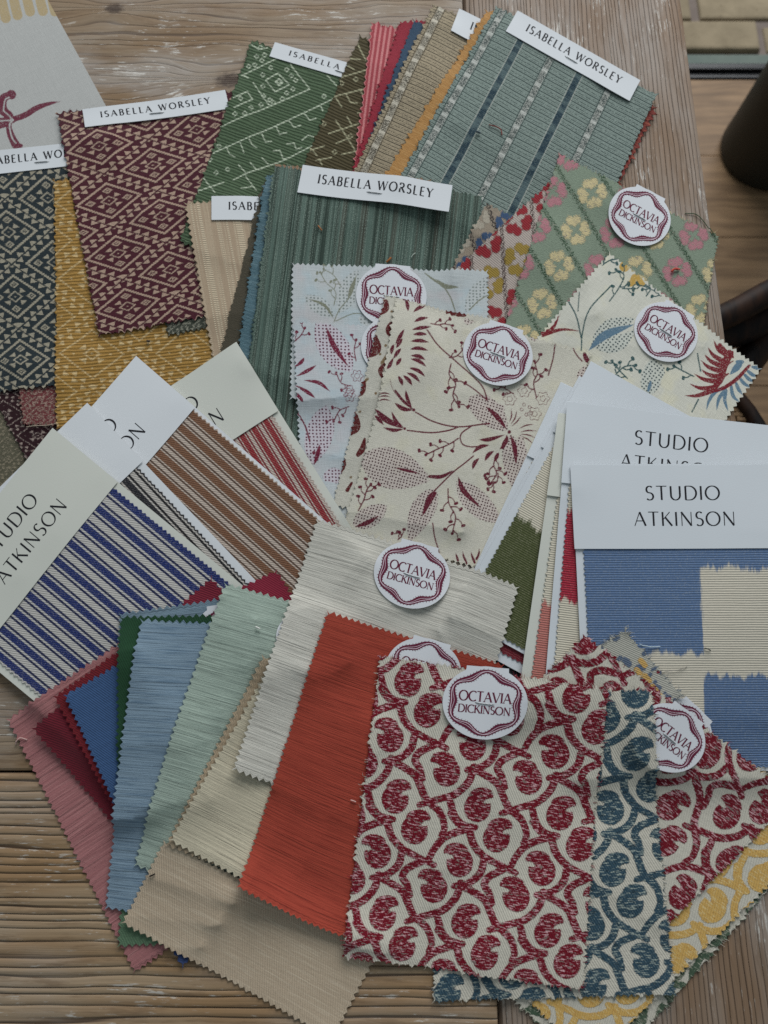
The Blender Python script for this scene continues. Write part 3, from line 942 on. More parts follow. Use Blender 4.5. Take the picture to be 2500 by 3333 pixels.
def swatch(name, label, quad, mat, sp=6.0, pink=(21, 10), attrs=None, group=None, cat='fabric swatch', frays=None, nf=60, **kw):
    if 'curl' not in kw:       # cut cloth never lies quite flat: a corner or two stands off what is below
        cr = np.random.default_rng(kw.get('seed', 0) * 7 + 3); amp = cr.uniform(0, 1, 4) ** 2 * 0.0017; sg = cr.uniform(.10, .2, 4)
        kw['curl'] = lambda s, t: sum(a_ * np.exp(-((s - c0) ** 2 + (t - c1) ** 2) / g_ ** 2) for a_, g_, (c0, c1) in zip(amp, sg, ((0, 0), (1, 0), (1, 1), (0, 1))))
    kw.setdefault('wave', 0.0006)
    sh = Sheet(quad, sp, pink, **kw)
    root = tag(empty(name, sh.centre()), label, cat, group)
    at = attrs(sh) if callable(attrs) else attrs
    sh.build('fabric', mat, root, attrs=at)
    if frays: fray(root, sh, frays, n=nf)
    return root, sh

# --- woven diamond pattern
def diamond_field(px, node, L1, L2, sparse=False):
    M = np.linalg.inv(np.array([L1, L2], float).T)
    pq = (px - np.array(node, float)) @ M.T
    p, q = pq[..., 0], pq[..., 1]
    fp, fq = p - np.floor(p), q - np.floor(q)
    size = (np.linalg.norm(L1) + np.linalg.norm(L2)) / 2
    ep, eq = np.minimum(fp, 1 - fp), np.minimum(fq, 1 - fq)
    d = np.minimum(ep, eq); along = np.where(ep < eq, fq, fp)
    out = np.full(d.shape, 1.0)
    def add(v):
        nonlocal out; out = np.minimum(out, v)
    # saw-tooth border between the diamonds, and the thin line inside it
    near_side = np.where(ep < eq, fp < .5, fq < .5)
    saw = np.abs((along * 6 + np.where(near_side, 0.0, 0.5)) % 1 - 0.5) * 2
    w = 1.0 if not sparse else 0.62
    add(np.maximum(d - 0.014 - 0.105 * (saw * 1.15 - 0.18), 0.014 - d) + (1 - w) * 0.02)
    add(np.abs(d - 0.175) - (0.022 * w) + 0.008 * np.cos(along * 2 * np.pi * 20))
    a, b = fp - .5, fq - .5
    for (cx, cy) in ((0, 0), (.19, .19), (-.19, .19), (.19, -.19), (-.19, -.19)):
        x, y = np.abs(a - cx), np.abs(b - cy); m = np.maximum(x, y)
        if cx == cy == 0 or not sparse:
            add(np.abs(m - (0.080 if cx == cy == 0 else 0.046)) - 0.014)
        add(m - 0.016)
    for (cx, cy) in ((1, 0), (-1, 0), (0, 1), (0, -1)):      # arrowheads that point to the centre
        r_, t_ = (a * cx + b * cy), np.abs(a * cy + b * cx)
        add(np.maximum(np.maximum(t_ - (r_ - 0.11) * 0.75, r_ - 0.205), 0.11 - r_))
    return out * size * (1.0 if not sparse else 1.0)
def dia(node, L1, L2, sparse=False):
    return lambda sh: {'m1': diamond_field(sh.px_clean, node, L1, L2, sparse)}

# top-left sheet of printed paper-backed linen
def paper_motif(sh):
    i = Ink(); k = T(0, 0, 3.6875)
    i.line(k((150, 1435), (110, 1380), (40, 1330), (20, 1250), (50, 1170), (140, 1130)), 7, 10, 16)
    i.dot(k((135, 1135))[0], 16)
    i.line(k((150, 1435), (300, 1380), (450, 1290), (600, 1240), (735, 1215)), 9, 0.8, 9)
    i.line(k((150, 1435), (40, 1450), (-80, 1450)), 12, 10)
    i.line(k((120, 1470), (60, 1500), (-80, 1540)), 6, 8)
    i.line(k((140, 1440), (105, 1500), (130, 1620), (190, 1740)), 7, 14)
    i.line(k((190, 1740), (250, 1750)), 11, 7)
    j = Ink()
    for x0, y0 in ((-60, 300), (70, 275), (210, 240), (360, 195), (515, 190), (660, 195)):
        j.line(k((x0 - 75, y0 - 420), (x0 - 30, y0 - 180), (x0, y0 - 58)), 15.5, 16.5)
    # pale veins
    w = Ink(); w.line(k((40, 1330), (60, 1200), (110, 1165)), 1.6); w.line(k((160, 1440), (90, 1370), (40, 1330)), 1.6)
    w.line(k((160, 1440), (0, 1450)), 1.8); w.line(k((150, 1445), (115, 1500), (140, 1640), (190, 1720)), 1.8)
    f = i.field(sh.px_clean)
    return {'m1': np.maximum(f, -w.field(sh.px_clean)), 'm2': j.field(sh.px_clean)}
swatch('printed_sheet', 'pale grey linen paper with burgundy twig and ochre petals at the table corner',
       [(-640, 215), (62, -172), (400, 445), (-300, 830)], printed('twig_print', (168, 168, 164), [('m1', (104, 40, 58)), ('m2', (168, 148, 108))], 'linen', soft=0.22, jit=1.6),
       4.0, None, paper_motif, cat='fabric sample', tent=120, thick=0.0003, wave=0.0002, seed=1)

# Isabella group, left
m_olive2 = jacquard('olive_chevron', (88, 84, 66), [('m1', (128, 118, 96))])
swatch('fabric_swatch', 'olive grey woven swatch under the lowest left corner of the pile', [(-190, 1230), (130, 1310), (110, 1600), (-200, 1600)], m_olive2, 4, (20, 8, .4),
       dia((20, 1400), (90, 60), (-80, 70)), seed=2)
swatch('fabric_swatch', 'dark maroon swatch with white woven specks beside the olive grey one', [(-85, 1175), (300, 1150), (420, 1500), (92, 1505)],
       jacquard('dark_maroon_specks', (44, 18, 24), [('m1', (150, 132, 122))]), 4, (20, 8, .4), dia((120, 1350), (110, 70), (-100, 70), True), seed=3)
swatch('fabric_swatch', 'small dusty red swatch with taupe dashes and ragged lower edge', [(52, 1190), (240, 1195), (198, 1384), (76, 1384)],
       jacquard('dusty_red_dashes', (106, 46, 48), [('m1', (150, 122, 108))], jit=9), 4, (18, 8, .5), dia((130, 1300), (70, 60), (-66, 56)), frays=[yarn('taupe_yarn', (150, 128, 112))], nf=50, seed=4)
r, sh = swatch('fabric_swatch', 'blackish teal diamond weave swatch cut by the left edge of the photo', [(-285, 540), (238, 520), (203, 1258), (-262, 1302)],
       jacquard('teal_black_diamond', (36, 46, 50), [('m1', (150, 142, 122))], jit=4), 3.2, (20, 8, .4), dia((60, 1070), (150, 98), (-128, 112)), seed=5, frays=[yarn('dark_teal_yarn', (40, 48, 52))], nf=60)
name_label(r, [(-103, 500), (367, 452), (372, 524), (-98, 574)], seed=6)
swatch('fabric_swatch', 'mustard yellow diamond weave swatch beneath the maroon swatch', [(178, 592), (715, 545), (770, 1330), (188, 1402)],
       jacquard('mustard_diamond', (150, 112, 42), [('m1', (184, 156, 104))], 'ridge', jit=7, relief=-0.1), 3.6, (20, 8, .4), dia((455, 1150), (158, 120), (-150, 126), True), seed=7,
       frays=[yarn('mustard_yarn', (165, 122, 45)), yarn('pale_yarn', (190, 170, 130))], nf=110)
swatch('fabric_swatch', 'small grey green chevron corner showing under the maroon swatch', [(470, 700), (760, 660), (800, 1038), (546, 1092)],
       jacquard('grey_green_chevron', (58, 62, 52), [('m1', (128, 126, 110))]), 4, (19, 8, .4), dia((600, 1060), (80, 60), (-76, 60)), seed=8)
r, sh = swatch('fabric_swatch', 'deep maroon diamond weave swatch with a tilted name label on top', [(187, 367), (775, 290), (905, 990), (322, 1093)],
       jacquard('maroon_diamond', (72, 26, 37), [('m1', (166, 138, 118))], jit=4), 3.2, (21, 9, .4), dia((482, 449), (172, 54), (-142, 118)), seed=9,
       frays=[yarn('maroon_yarn', (72, 26, 37))], nf=90)
name_label(r, [(270, 360), (733, 292), (747, 352), (279, 418)], seed=10)

# green and olive swatches with white drawn lines
def green_lines(sh):
    i = Ink(); w = 2.1; z = T(650, 120, 1.731)
    for p in (((60, 668), (250, 580), (500, 465), (680, 380), (800, 320)), ((120, 510), (175, 485), (400, 385), (620, 290), (520, 165), (500, 120)), ((-40, 900), (0, 880), (140, 830)), ((190, 815), (270, 770), (480, 690), (700, 575)),
              ((150, 620), (170, 665), (200, 680)), ((230, 600), (250, 655)), ((280, 580), (300, 615), (322, 625)), ((350, 545), (370, 590), (405, 585)), ((430, 500), (450, 545), (490, 535)), ((500, 465), (530, 505), (570, 495)), ((590, 430), (620, 465), (655, 455)), ((680, 385), (695, 412)),
              ((220, 725), (265, 775)), ((285, 710), (320, 750), (350, 745)), ((350, 680), (392, 722)), ((415, 640), (450, 635), (470, 685), (500, 680)), ((490, 600), (530, 595), (545, 630), (575, 620)), ((575, 580), (610, 550), (640, 560)),
              ((300, 255), (325, 290), (385, 375), (400, 385)), ((240, 215), (350, 160), (430, 120)), ((240, 212), (275, 230)), ((440, 200), (370, 240), (425, 305), (505, 265), (440, 200)), ((445, 232), (425, 250), (447, 270), (468, 252), (445, 232)),
              ((190, 350), (270, 310), (298, 352), (195, 405)), ((720, 215), (770, 270)), ((260, 790), (320, 870)), ((290, 850), (235, 862)), ((20, 800), (90, 890)), ((290, 40), (330, 70), (380, 60))):
        i.line(z(*p), w, w, None, False)
    for c in ((355, 210), (400, 170), (350, 130), (310, 155), (275, 165), (355, 275), (360, 330), (395, 350), (345, 380), (415, 368), (490, 180), (515, 215), (540, 240), (525, 290), (490, 312), (465, 345), (232, 352), (200, 440), (255, 435), (290, 400), (95, 775), (160, 755), (110, 620), (340, 60), (320, 110), (365, 100), (445, 250), (700, 330), (60, 700)):
        i.ring(z(c)[0], 6.0, 1.5, 4, .22)
    return {'m1': i.field(sh.px_clean)}
r, sh = swatch('fabric_swatch', 'moss green swatch with white geometric lines and a half hidden name label', [(818, 130), (1347, 315), (1120, 980), (588, 795)],
       jacquard('moss_geometric', (68, 87, 61), [('m1', (164, 174, 150))], 'ridge', jit=3.2, relief=0.1, soft=0.85), 3.0, (20, 8, .5), green_lines, seed=11, frays=[yarn('moss_yarn', (70, 92, 60))], nf=90)
name_label(r, [(895, 138), (1357, 265), (1341, 316), (877, 182)], seed=12)
def olive_lines(sh):
    i = Ink(); w = 2.3; z = T(650, 120, 1.731)
    for p in (((880, 20), (940, 140)), ((770, 240), (960, 188)), ((740, 340), (960, 290)), ((840, 128), (905, 132)), ((830, 165), (870, 190)), ((765, 340), (800, 395)), ((825, 325), (850, 370), (888, 375)), ((725, 545), (960, 470)), ((765, 470), (800, 520), (885, 655)), ((830, 450), (857, 497)),
              ((770, 600), (832, 575)), ((800, 662), (872, 648)), ((620, 620), (660, 668)), ((600, 645), (702, 615)), ((655, 695), (742, 680)), ((672, 690), (690, 722)), ((900, 300), (930, 340)), ((890, 430), (930, 425))):
        i.line(z(*p), w, w, None, False)
    for c in ((800, 265), (880, 245), (700, 490), (850, 560), (760, 650)): i.ring(z(c)[0], 6.5, 1.6, 4, .2)
    return {'m1': i.field(sh.px_clean)}
swatch('fabric_swatch', 'brown olive swatch with pale angular lines between moss green and red striped swatches', [(1172, 115), (1584, 298), (1326, 884), (914, 703)],
       jacquard('olive_geometric', (70, 62, 38), [('m1', (150, 146, 114))], 'ridge', jit=3.2, relief=0.1, soft=0.85), 3.2, (20, 8, .5), olive_lines, seed=13)

def vstripes(name, base, other, period, duty, kind='tweed', soft=0.5, seed=None, extra=None):
    n = material(name); u, v = n.uv(); seed = rng.uniform(0, 40)
    t, h = weave(n, u, v, kind, seed)
    w = n.fract(u / period + n.noise(u * .3, v * .08, seed) * 0.06)
    f = n.ss(n.abs(w - 0.5) * 2, duty - .12, duty + .12)
    c = n.mix(f, A(*base), A(*other))
    if extra: c = n.mix(n.ss(n.noise(u * 0.9, v * 0.03, seed + 4, 2), .52, .6), c, A(*extra))
    return n.finish(n.gain(c, 1 + (t - 1) * soft), h, .9, .1, .15)
swatch('fabric_swatch', 'rose red swatch with fine pink lengthwise stripes', [(1211, 68), (1420, 110), (1330, 650), (1140, 640)], vstripes('rose_stripes', (156, 58, 66), (190, 116, 116), 4.2, .55), 5, (20, 8, .5), seed=14,
       frays=[yarn('rose_yarn', (165, 60, 70))], nf=70)
swatch('fabric_swatch', 'plain crimson wool edge next to the navy edge in the top fan', [(1302, 66), (1480, 50), (1340, 640), (1140, 580)], plain('crimson_wool', (140, 26, 46), 'tweed', soft=.55), 5, (20, 8, .5), seed=15, frays=[yarn('crimson_yarn', (150, 26, 48))], nf=90)
swatch('fabric_swatch', 'plain navy blue wool edge left of the tan striped swatch', [(1347, 63), (1560, 110), (1380, 600), (1196, 470)], plain('navy_wool', (44, 68, 90), 'tweed', soft=.5), 5, (20, 8, .5), seed=16, frays=[yarn('navy_yarn', (50, 76, 100))], nf=60)

def ladder(name, ground, dark, band, lit, W, first):
    """lengthwise bands joined by fine broken cross lines"""
    n = material(name); u, v = n.uv(); seed = rng.uniform(0, 40)
    t, h = weave(n, u, v, 'tweed', seed)
    c = A(*ground)
    per = 7.0
    y = v / per + n.noise(u * 0.02, v * 0.02, seed) * 0.5
    row = n.fract(y)
    gate = n.noise(u * 1.1, v * 0.6, seed + 2, 1)
    def rowline(pos, wd, amt, g0):
        return n.ss(n.abs(row - pos), wd, wd * .5) * n.ss(gate, g0, g0 + .10) * amt
    lines = n.max(rowline(.12, .085, .95, .12), n.max(rowline(.36, .06, .75, .47), n.max(rowline(.62, .075, .85, .40), rowline(.82, .05, .6, .50))))
    c = n.mix(lines, c, A(*dark))
    for k, (pos, kind) in enumerate(first):
        d = n.abs(u - pos * W)
        inside = n.ss(d, 3.1, 2.7)
        edge = n.ss(n.abs(d - 3.7), .5, .25)
        if kind == 'dark':
            seg = n.ss(n.noise(u * .05, v * 0.11, seed + k, 2), .40, .56)
            bc = n.mix(seg, A(*[int(a * .55 + b * .45) for a, b in zip(band, ground)]), A(*band))
            sp = n.ss(n.noise(u * 1.6, v * 1.6, seed + 8, 1), .55, .65)
            bc = n.mix(sp * .35, bc, A(*ground))
        else:
            sp = n.ss(n.noise(u * 1.5, v * 1.5, seed + 9, 1), .47, .55)
            bc = n.mix(sp, A(*lit), A(*dark))
            seg = n.ss(n.sin(v * .38 + k), .55, .9)
            bc = n.mix(seg * .85, bc, A(*[min(255, q + 22) for q in lit]))
        c = n.mix(edge * .8, c, A(*dark) if kind != 'dark' else A(*lit))
        c = n.mix(inside, c, bc)
    return n.finish(n.gain(c, 1 + (t - 1) * .42), h - lines * .2, .9, .1, .1)
r, sh = swatch('fabric_swatch', 'tan swatch with dotted bands and fine cross lines behind the ochre edge', [(1413, 12), (1860, 210), (1600, 770), (1148, 578)],
       ladder('tan_ladder', (152, 138, 112), (58, 52, 42), (56, 62, 64), (166, 158, 140), 122, [(.065, 'dot'), (.5, 'dark'), (.9, 'dot')]), 5, (21, 9, .35), seed=17,
       frays=[yarn('tan_yarn', (160, 146, 120)), yarn('brown_yarn', (70, 60, 48))], nf=90)
name_label(r, [(1494, 36), (1918, 226), (1890, 298), (1467, 108)], seed=18)
swatch('fabric_swatch', 'ochre gold wool edge between the tan and the sea green swatches', [(1585, 34), (2128, 328), (1812, 880), (1248, 592)], plain('ochre_wool', (164, 116, 52), 'tweed', soft=.6, warm=(186, 142, 80)), 5, (20, 9, .5), seed=19,
       frays=[yarn('ochre_yarn', (176, 126, 60))], nf=110)
swatch('fabric_swatch', 'rust red wool sliver beneath the right edge of the sea green swatch', [(1650, 90), (2137, 348), (1985, 668), (1480, 420)], plain('rust_wool', (120, 44, 38), 'tweed', soft=.7, warm=(160, 84, 60)), 5, (20, 10, .5), seed=20,
       frays=[yarn('rust_yarn', (128, 44, 38))], nf=60)
r, sh = swatch('fabric_swatch', 'sea green swatch with navy and dotted bands at the top right', [(1614, 22), (2139, 308), (1868, 905), (1290, 610)],
       ladder('sea_ladder', (122, 136, 128), (44, 60, 58), (34, 56, 68), (156, 158, 150), 146, [(.055, 'dot'), (.25, 'dark'), (.475, 'dot'), (.684, 'dark'), (.9, 'dot')]), 5, (19, 7, .5), seed=21,
       frays=[yarn('sea_yarn', (130, 148, 140)), yarn('black_yarn', (40, 48, 48))], nf=140)
name_label(r, [(1684, 39), (2085, 259), (2051, 324), (1646, 104)], seed=22)

def beige_rib():
    n = material('beige_rib'); u, v = n.uv()
    t, h = weave(n, u, v, 'linen', 4.0)
    s = n.noise(u * .45, v * .004, 2.0, 2)
    r_ = n.sin(v * 3.6) * n.ss(s, .5, .56)
    c = n.mix(n.ss(s, .42, .6), A(164, 142, 116), A(184, 166, 138))
    return n.finish(n.gain(c, 1 + (t - 1) * .6 + r_ * .12), h + r_ * .15, .88, .12, .1)
r, sh = swatch('fabric_swatch', 'beige ribbed cotton swatch with a label reading ISAB before it is covered', [(606, 669), (990, 652), (1080, 1210), (706, 1250)], beige_rib(), 5, (20, 9), seed=23,
       frays=[yarn('beige_yarn', (186, 168, 142))], nf=90)
name_label(r, [(690, 643), (1160, 637), (1158, 714), (690, 720)], seed=24)
swatch('fabric_swatch', 'brown olive tweed strip between the beige swatch and the blue rolled edge', [(862, 590), (1300, 640), (1150, 1250), (706, 1196)], plain('brown_tweed', (72, 66, 52), 'tweed', soft=.6), 5, (20, 7, .5), seed=25)
swatch('fabric_swatch', 'blue grey boucle edge along the left of the large green swatch', [(868, 572), (1300, 620), (1200, 1300), (768, 1176)], plain('blue_boucle', (70, 100, 110), 'tweed', soft=.8, warm=(96, 124, 132)), 4, (15, 7, .7), seed=26,
       thick=0.0012, frays=[yarn('blue_yarn', (74, 104, 114))], nf=160)
swatch('fabric_swatch', 'thin tan frayed edge showing above the large green swatch', [(896, 534), (1400, 600), (1350, 1000), (886, 1000)], plain('tan_wool', (134, 104, 78), 'tweed', soft=.6), 6, (14, 6, .6), seed=27, frays=[yarn('tan_fray', (150, 124, 96))], nf=70)
def green_stripe():
    n = material('green_stripe'); u, v = n.uv()
    t, h = weave(n, u, v, 'coarse', 9.0)
    s1 = n.noise(u * .30, v * .002, 1.0, 3, .6); s2 = n.noise(u * .9, v * .004, 5.0, 2, .6); s3 = n.noise(u * .16, v * .002, 8.0, 2)
    c = n.mix(n.ss(s1, .40, .60), A(46, 60, 52), A(80, 100, 90))
    c = n.mix(n.ss(s3, .54, .66) * .6, c, A(70, 66, 56))
    sp = n.noise(u * 1.7, v * 1.3, 11.0, 2, .7)
    c = n.mix(n.ss(s2, .44, .58) * n.ss(sp, .46, .62) * .75, c, A(142, 160, 146))
    return n.finish(n.gain(c, 1 + (t - 1) * .55), h * .8, .88, .12, .1)
r, sh = swatch('fabric_swatch', 'large deep green striped swatch in the middle with a stapled name label', [(896, 556), (1570, 638), (1480, 1500), (772, 1440)], green_stripe(), 6, (14, 7, .6), seed=28,
       frays=[yarn('green_yarn', (84, 112, 96)), yarn('pale_green_yarn', (160, 176, 164))], nf=140, tent=80)
name_label(r, [(985, 532), (1473, 603), (1461, 689), (967, 621)], seed=29)

# --- clover cloths
def clover_field(px, org, ang, pitch, gap, size, chain_w=3.0):
    R = math.radians(ang); a = np.array([math.cos(R), math.sin(R)]); b = np.array([-math.sin(R), math.cos(R)])
    q = px - np.array(org, float); s, t = q @ a, q @ b
    col = np.floor(t / gap); tt = t - (col + .5) * gap
    ss_ = s + col * pitch * 0.5
    row = np.floor(ss_ / pitch); sc_ = ss_ - (row + .5) * pitch
    def heart(x, y, k):   # a petal pointing to the centre along +x
        d = np.hypot(x - .62 * k, y - .20 * k) - .27 * k
        d2 = np.hypot(x - .62 * k, y + .20 * k) - .27 * k
        w = np.maximum(np.abs(y) - (x - .18 * k) * 0.85, x - .62 * k)
        return np.minimum(np.minimum(d, d2), w)
    out = np.full(s.shape, 99.0)
    for k in range(4):
        th = math.radians(20 + 90 * k)
        x, y = sc_ * math.cos(th) + tt * math.sin(th), -sc_ * math.sin(th) + tt * math.cos(th)
        out = np.minimum(out, heart(x, y, size))
    par = (row + col) % 2
    e = t - np.round(t / gap) * gap
    w1 = 5.0 * np.sin(s / 6.0)
    chain = np.minimum(np.abs(e - w1) - chain_w * .6, np.abs(e + w1) - chain_w * .6)
    return np.where(par < .5, out, 50.0), np.where(par >= .5, out, 50.0), chain
def clover(org, ang, pitch, gap, size, cw=3.0):
    def f(sh):
        a, b, c = clover_field(sh.px_clean, org, ang, pitch, gap, size, cw); return {'m1': a, 'm2': b, 'm3': c}
    return f
swatch('fabric_swatch', 'taupe swatch with blue and cream petals peeping left of the red clover swatch', [(1583, 672), (1800, 760), (1640, 1100), (1436, 932)],
       jacquard('blue_clover', (146, 132, 114), [('m1', (56, 80, 112)), ('m2', (166, 156, 138)), ('m3', (48, 40, 40))], 'twill', jit=9), 3.6, (19, 8, .5), clover((1610, 745), 70, 92, 84, 44), seed=30)
swatch('fabric_swatch', 'silvery pink swatch with red and mustard clovers and brown chain lines', [(1478, 884), (1796, 588), (1920, 1010), (1560, 1170)],
       jacquard('red_clover', (168, 154, 144), [('m1', (140, 34, 42)), ('m2', (146, 120, 40)), ('m3', (62, 38, 34))], 'twill', jit=9, soft=.7), 3.4, (17, 8, .4), clover((1530, 794), 86, 128, 104, 58), seed=31,
       frays=[yarn('silver_yarn', (176, 166, 156))], nf=70)
r, sh = swatch('fabric_swatch', 'sage green swatch with pink and yellow clovers and an oval tag', [(1818, 510), (2341, 766), (2282, 1120), (1628, 1104)],
       jacquard('sage_clover', (122, 136, 116), [('m1', (172, 112, 120)), ('m2', (192, 176, 128)), ('m3', (36, 70, 42))], 'tweed', jit=15, relief=.2, soft=.6, flecks=[((140, 132, 116), .05)]), 3.4, (17, 6, .5), clover((1804, 543), 58, 143, 108, 53), seed=32,
       frays=[yarn('sage_yarn', (134, 146, 128)), yarn('cream_fray', (204, 188, 146))], nf=140)
oval_tag(r, (2082, 704), 105, 25, 33)

# --- printed florals
def field_of(ink): return lambda px: ink.field(px)
def s20(sh):
    a = Ink(); st = Ink(); k = C5_
    a.sprig(k((600, 400), (560, 340), (510, 310)), 14, 1.8, 3); a.sprig(k((560, 500), (570, 430), (520, 380), (490, 330)), 15, 1.8, 4)
    a.line(k((560, 585), (590, 520), (650, 440), (680, 340)), 1.6); a.blade(k((635, 470), (655, 410), (680, 342)), 6); a.blade(k((560, 570), (510, 500), (420, 465)), 4); a.line(k((570, 580), (660, 540), (720, 540)), 1.6)
    a.line(k((1050, 310), (1100, 345), (1145, 375)), 2, 3, 3.5); a.blade(k((1110, 340), (1160, 380), (1238, 390)), 6); a.line(k((1145, 370), (1190, 440), (1215, 512)), 2); a.line(k((1290, 510), (1340, 460), (1395, 425)), 1.8)
    st.blade(k((560, 560), (480, 500), (400, 450)), 26); st.blade(k((590, 540), (640, 420), (690, 310)), 34); st.blade(k((1270, 520), (1330, 420), (1400, 330)), 26); st.blade(k((690, 560), (780, 590)), 16)
    return {'m1': a.field(sh.px_clean), 's1': st.field(sh.px_clean)}
r, sh = swatch('fabric_swatch', 'pale blue white linen swatch with faint olive sprigs', [(955, 870), (1588, 880), (1592, 1250), (946, 1300)],
       printed('olive_sprig', (178, 184, 184), [('m1', (122, 124, 104))], 'linen', stip=[('s1', (120, 128, 124), (182, 186, 184), 3.0)], wash=[(168, 186, 192), (188, 182, 182)]), 3.0, (17, 8), s20, seed=34)
oval_tag(r, (1274, 962), 115, 3, 35)
def s21(sh):
    a = Ink(); st = Ink(); k = C5_
    a.blade(k((520, 622), (560, 720), (642, 838)), 7); st.blade(k((470, 590), (560, 730), (655, 860)), 50)
    for p in (((360, 885), (420, 855), (468, 825)), ((398, 905), (480, 920), (542, 968)), ((352, 930), (420, 970), (462, 1002)), ((345, 960), (380, 1000), (395, 1020)), ((350, 835), (385, 810), (402, 786))): a.blade(k(*p), 5)
    a.sprig(k((650, 935), (600, 920), (575, 870)), 13, 2, 3); a.sprig(k((640, 1040), (590, 1060), (560, 1110)), 13, 2, 4); a.sprig(k((350, 700), (385, 670), (405, 635)), 12, 2, 3); a.sprig(k((680, 800), (670, 740), (680, 690)), 12, 2, 3)
    st.blade(k((520, 1035), (480, 1180), (430, 1350)), 46); a.blade(k((482, 1235), (470, 1290), (450, 1345)), 6); a.line(k((352, 1055), (400, 1130), (428, 1218)), 2.4)
    for c in ((645, 985), (685, 880), (640, 960)): a.ring(k(c)[0], 17, 1.5, 6, .18); a.ring(k(c)[0], 8, 1.4)
    st.blade(k((500, 1420), (560, 1400), (640, 1440)), 25); a.dot(k((450, 1280))[0], 6)
    return {'m1': a.field(sh.px_clean), 's1': st.field(sh.px_clean)}
r, sh = swatch('fabric_swatch', 'pale blue white linen swatch with burgundy stippled leaves', [(957, 1062), (1500, 1075), (1500, 1690), (985, 1690)],
       printed('burgundy_leaf', (182, 188, 190), [('m1', (112, 24, 52))], 'linen', stip=[('s1', (92, 34, 58), (196, 184, 192), 2.8)], wash=[(170, 188, 196), (190, 184, 186)]), 3.0, (17, 8), s21, seed=36)
oval_tag(r, (1290, 1128), 115, 3, 37)
def s19(sh):
    te, rd, bl, ye, st = Ink(), Ink(), Ink(), Ink(), Ink(); k = C6_; z = Z3_
    te.line(k((650, 732), (655, 640), (690, 520), (810, 385)), 2.2); te.line(k((652, 680), (620, 560), (578, 478)), 2.2); te.line(k((628, 530), (634, 430)), 1.9)
    te.sprig(k((800, 470), (850, 400), (880, 330), (840, 300)), 14, 2.3, 5); te.sprig(k((870, 400), (930, 400)), 12, 2.2, 3); te.sprig(k((1000, 440), (1020, 400), (960, 380)), 13, 2.2, 3); te.sprig(k((1080, 440), (1010, 390)), 12, 2.2, 3)
    te.sprig(k((830, 870), (880, 820), (940, 810)), 14, 2.5, 4); te.sprig(k((900, 880), (860, 840), (820, 790)), 12, 2.4, 3); te.sprig(k((1260, 870), (1200, 840), (1155, 815)), 13, 2.4, 3); te.sprig(k((760, 275), (800, 250), (835, 240)), 12, 2.4, 3)
    te.line(k((1278, 748), (1296, 842)), 2.2); te.line(k((1250, 1062), (1284, 994)), 2.2)
    ye.dot(k((882, 282))[0], 17); ye.dot(k((905, 262))[0], 9); ye.dot(k((945, 350))[0], 19); ye.dot(k((975, 372))[0], 11); ye.dot(k((918, 372))[0], 11)
    bl.blade(k((690, 732), (780, 650), (935, 592)), 11); st.blade(k((700, 720), (800, 620), (940, 560)), 30); st.blade(k((720, 720), (840, 700), (945, 620)), 24); st.blade(k((1040, 770), (1030, 880), (1000, 980)), 34); st.blade(k((1080, 800), (1060, 900)), 20)
    bl.blade(k((1030, 890), (1010, 960)), 5)
    for p in (((450, 1120), (510, 1240), (620, 1310)), ((380, 1215), (450, 1310), (580, 1390)), ((340, 1295), (420, 1380), (570, 1450)), ((300, 1370), (400, 1455), (560, 1510)), ((300, 1475), (400, 1545), (540, 1570)),
              ((218, 1530), (340, 1600), (510, 1630)), ((160, 1650), (300, 1705), (470, 1700)), ((105, 1795), (260, 1795), (440, 1735))):
        rd.line(z(*p), 0.6, 9, 6.5)
    rd.line(z((530, 1190), (610, 1290), (620, 1360)), 7, 10); rd.line(z((650, 1290), (600, 1390), (565, 1490), (540, 1600), (450, 1720)), 13, 9, 12); rd.line(z((660, 1290), (690, 1340)), 9, 3)
    rd.line(z((480, 1740), (600, 1690), (740, 1590), (880, 1440)), 5, 5, 7); rd.line(z((590, 1440), (690, 1380)), 5, 2); rd.line(z((580, 1560), (640, 1530)), 6, 2)
    for p in (((600, 1700), (480, 1750), (400, 1860), (370, 1975)), ((600, 1725), (520, 1830), (490, 1975)), ((605, 1740), (590, 1850), (632, 1992)), ((665, 1680), (690, 1800), (762, 1872)), ((725, 1650), (760, 1730), (808, 1785)), ((780, 1600), (830, 1660), (895, 1685)), ((830, 1550), (880, 1600), (938, 1625)), ((870, 1505), (920, 1545), (975, 1560)), ((925, 1450), (1020, 1485))):
        bl.line(z(*p), 5, 1, 6)
    bl.blade(z((800, 1370), (740, 1450), (648, 1545)), 9); bl.line(z((740, 1390), (800, 1390)), 6)
    rd.line(k((440, 650), (495, 615), (532, 540)), 7, .6, 6); rd.line(k((440, 655), (540, 625), (642, 632)), 7, .6, 5)
    return {k_: i.field(sh.px_clean) for k_, i in (('m1', te), ('m2', rd), ('m3', bl), ('m4', ye), ('s1', st))}
r, sh = swatch('fabric_swatch', 'cream linen swatch with teal sprigs and a red and blue feathered bird', [(1982, 826), (2477, 1200), (2082, 1778), (1530, 1361)],
       printed('bird_print', (196, 194, 180), [('m4', (186, 148, 58)), ('m3', (88, 118, 138)), ('m2', (118, 28, 38)), ('m1', (40, 78, 80))], 'linen', stip=[('s1', (58, 74, 78), (186, 190, 180), 2.8)], wash=[(206, 200, 170)]), 3.0, (18, 9), s19, seed=38)
oval_tag(r, (2168, 1080), 107, 31, 39)
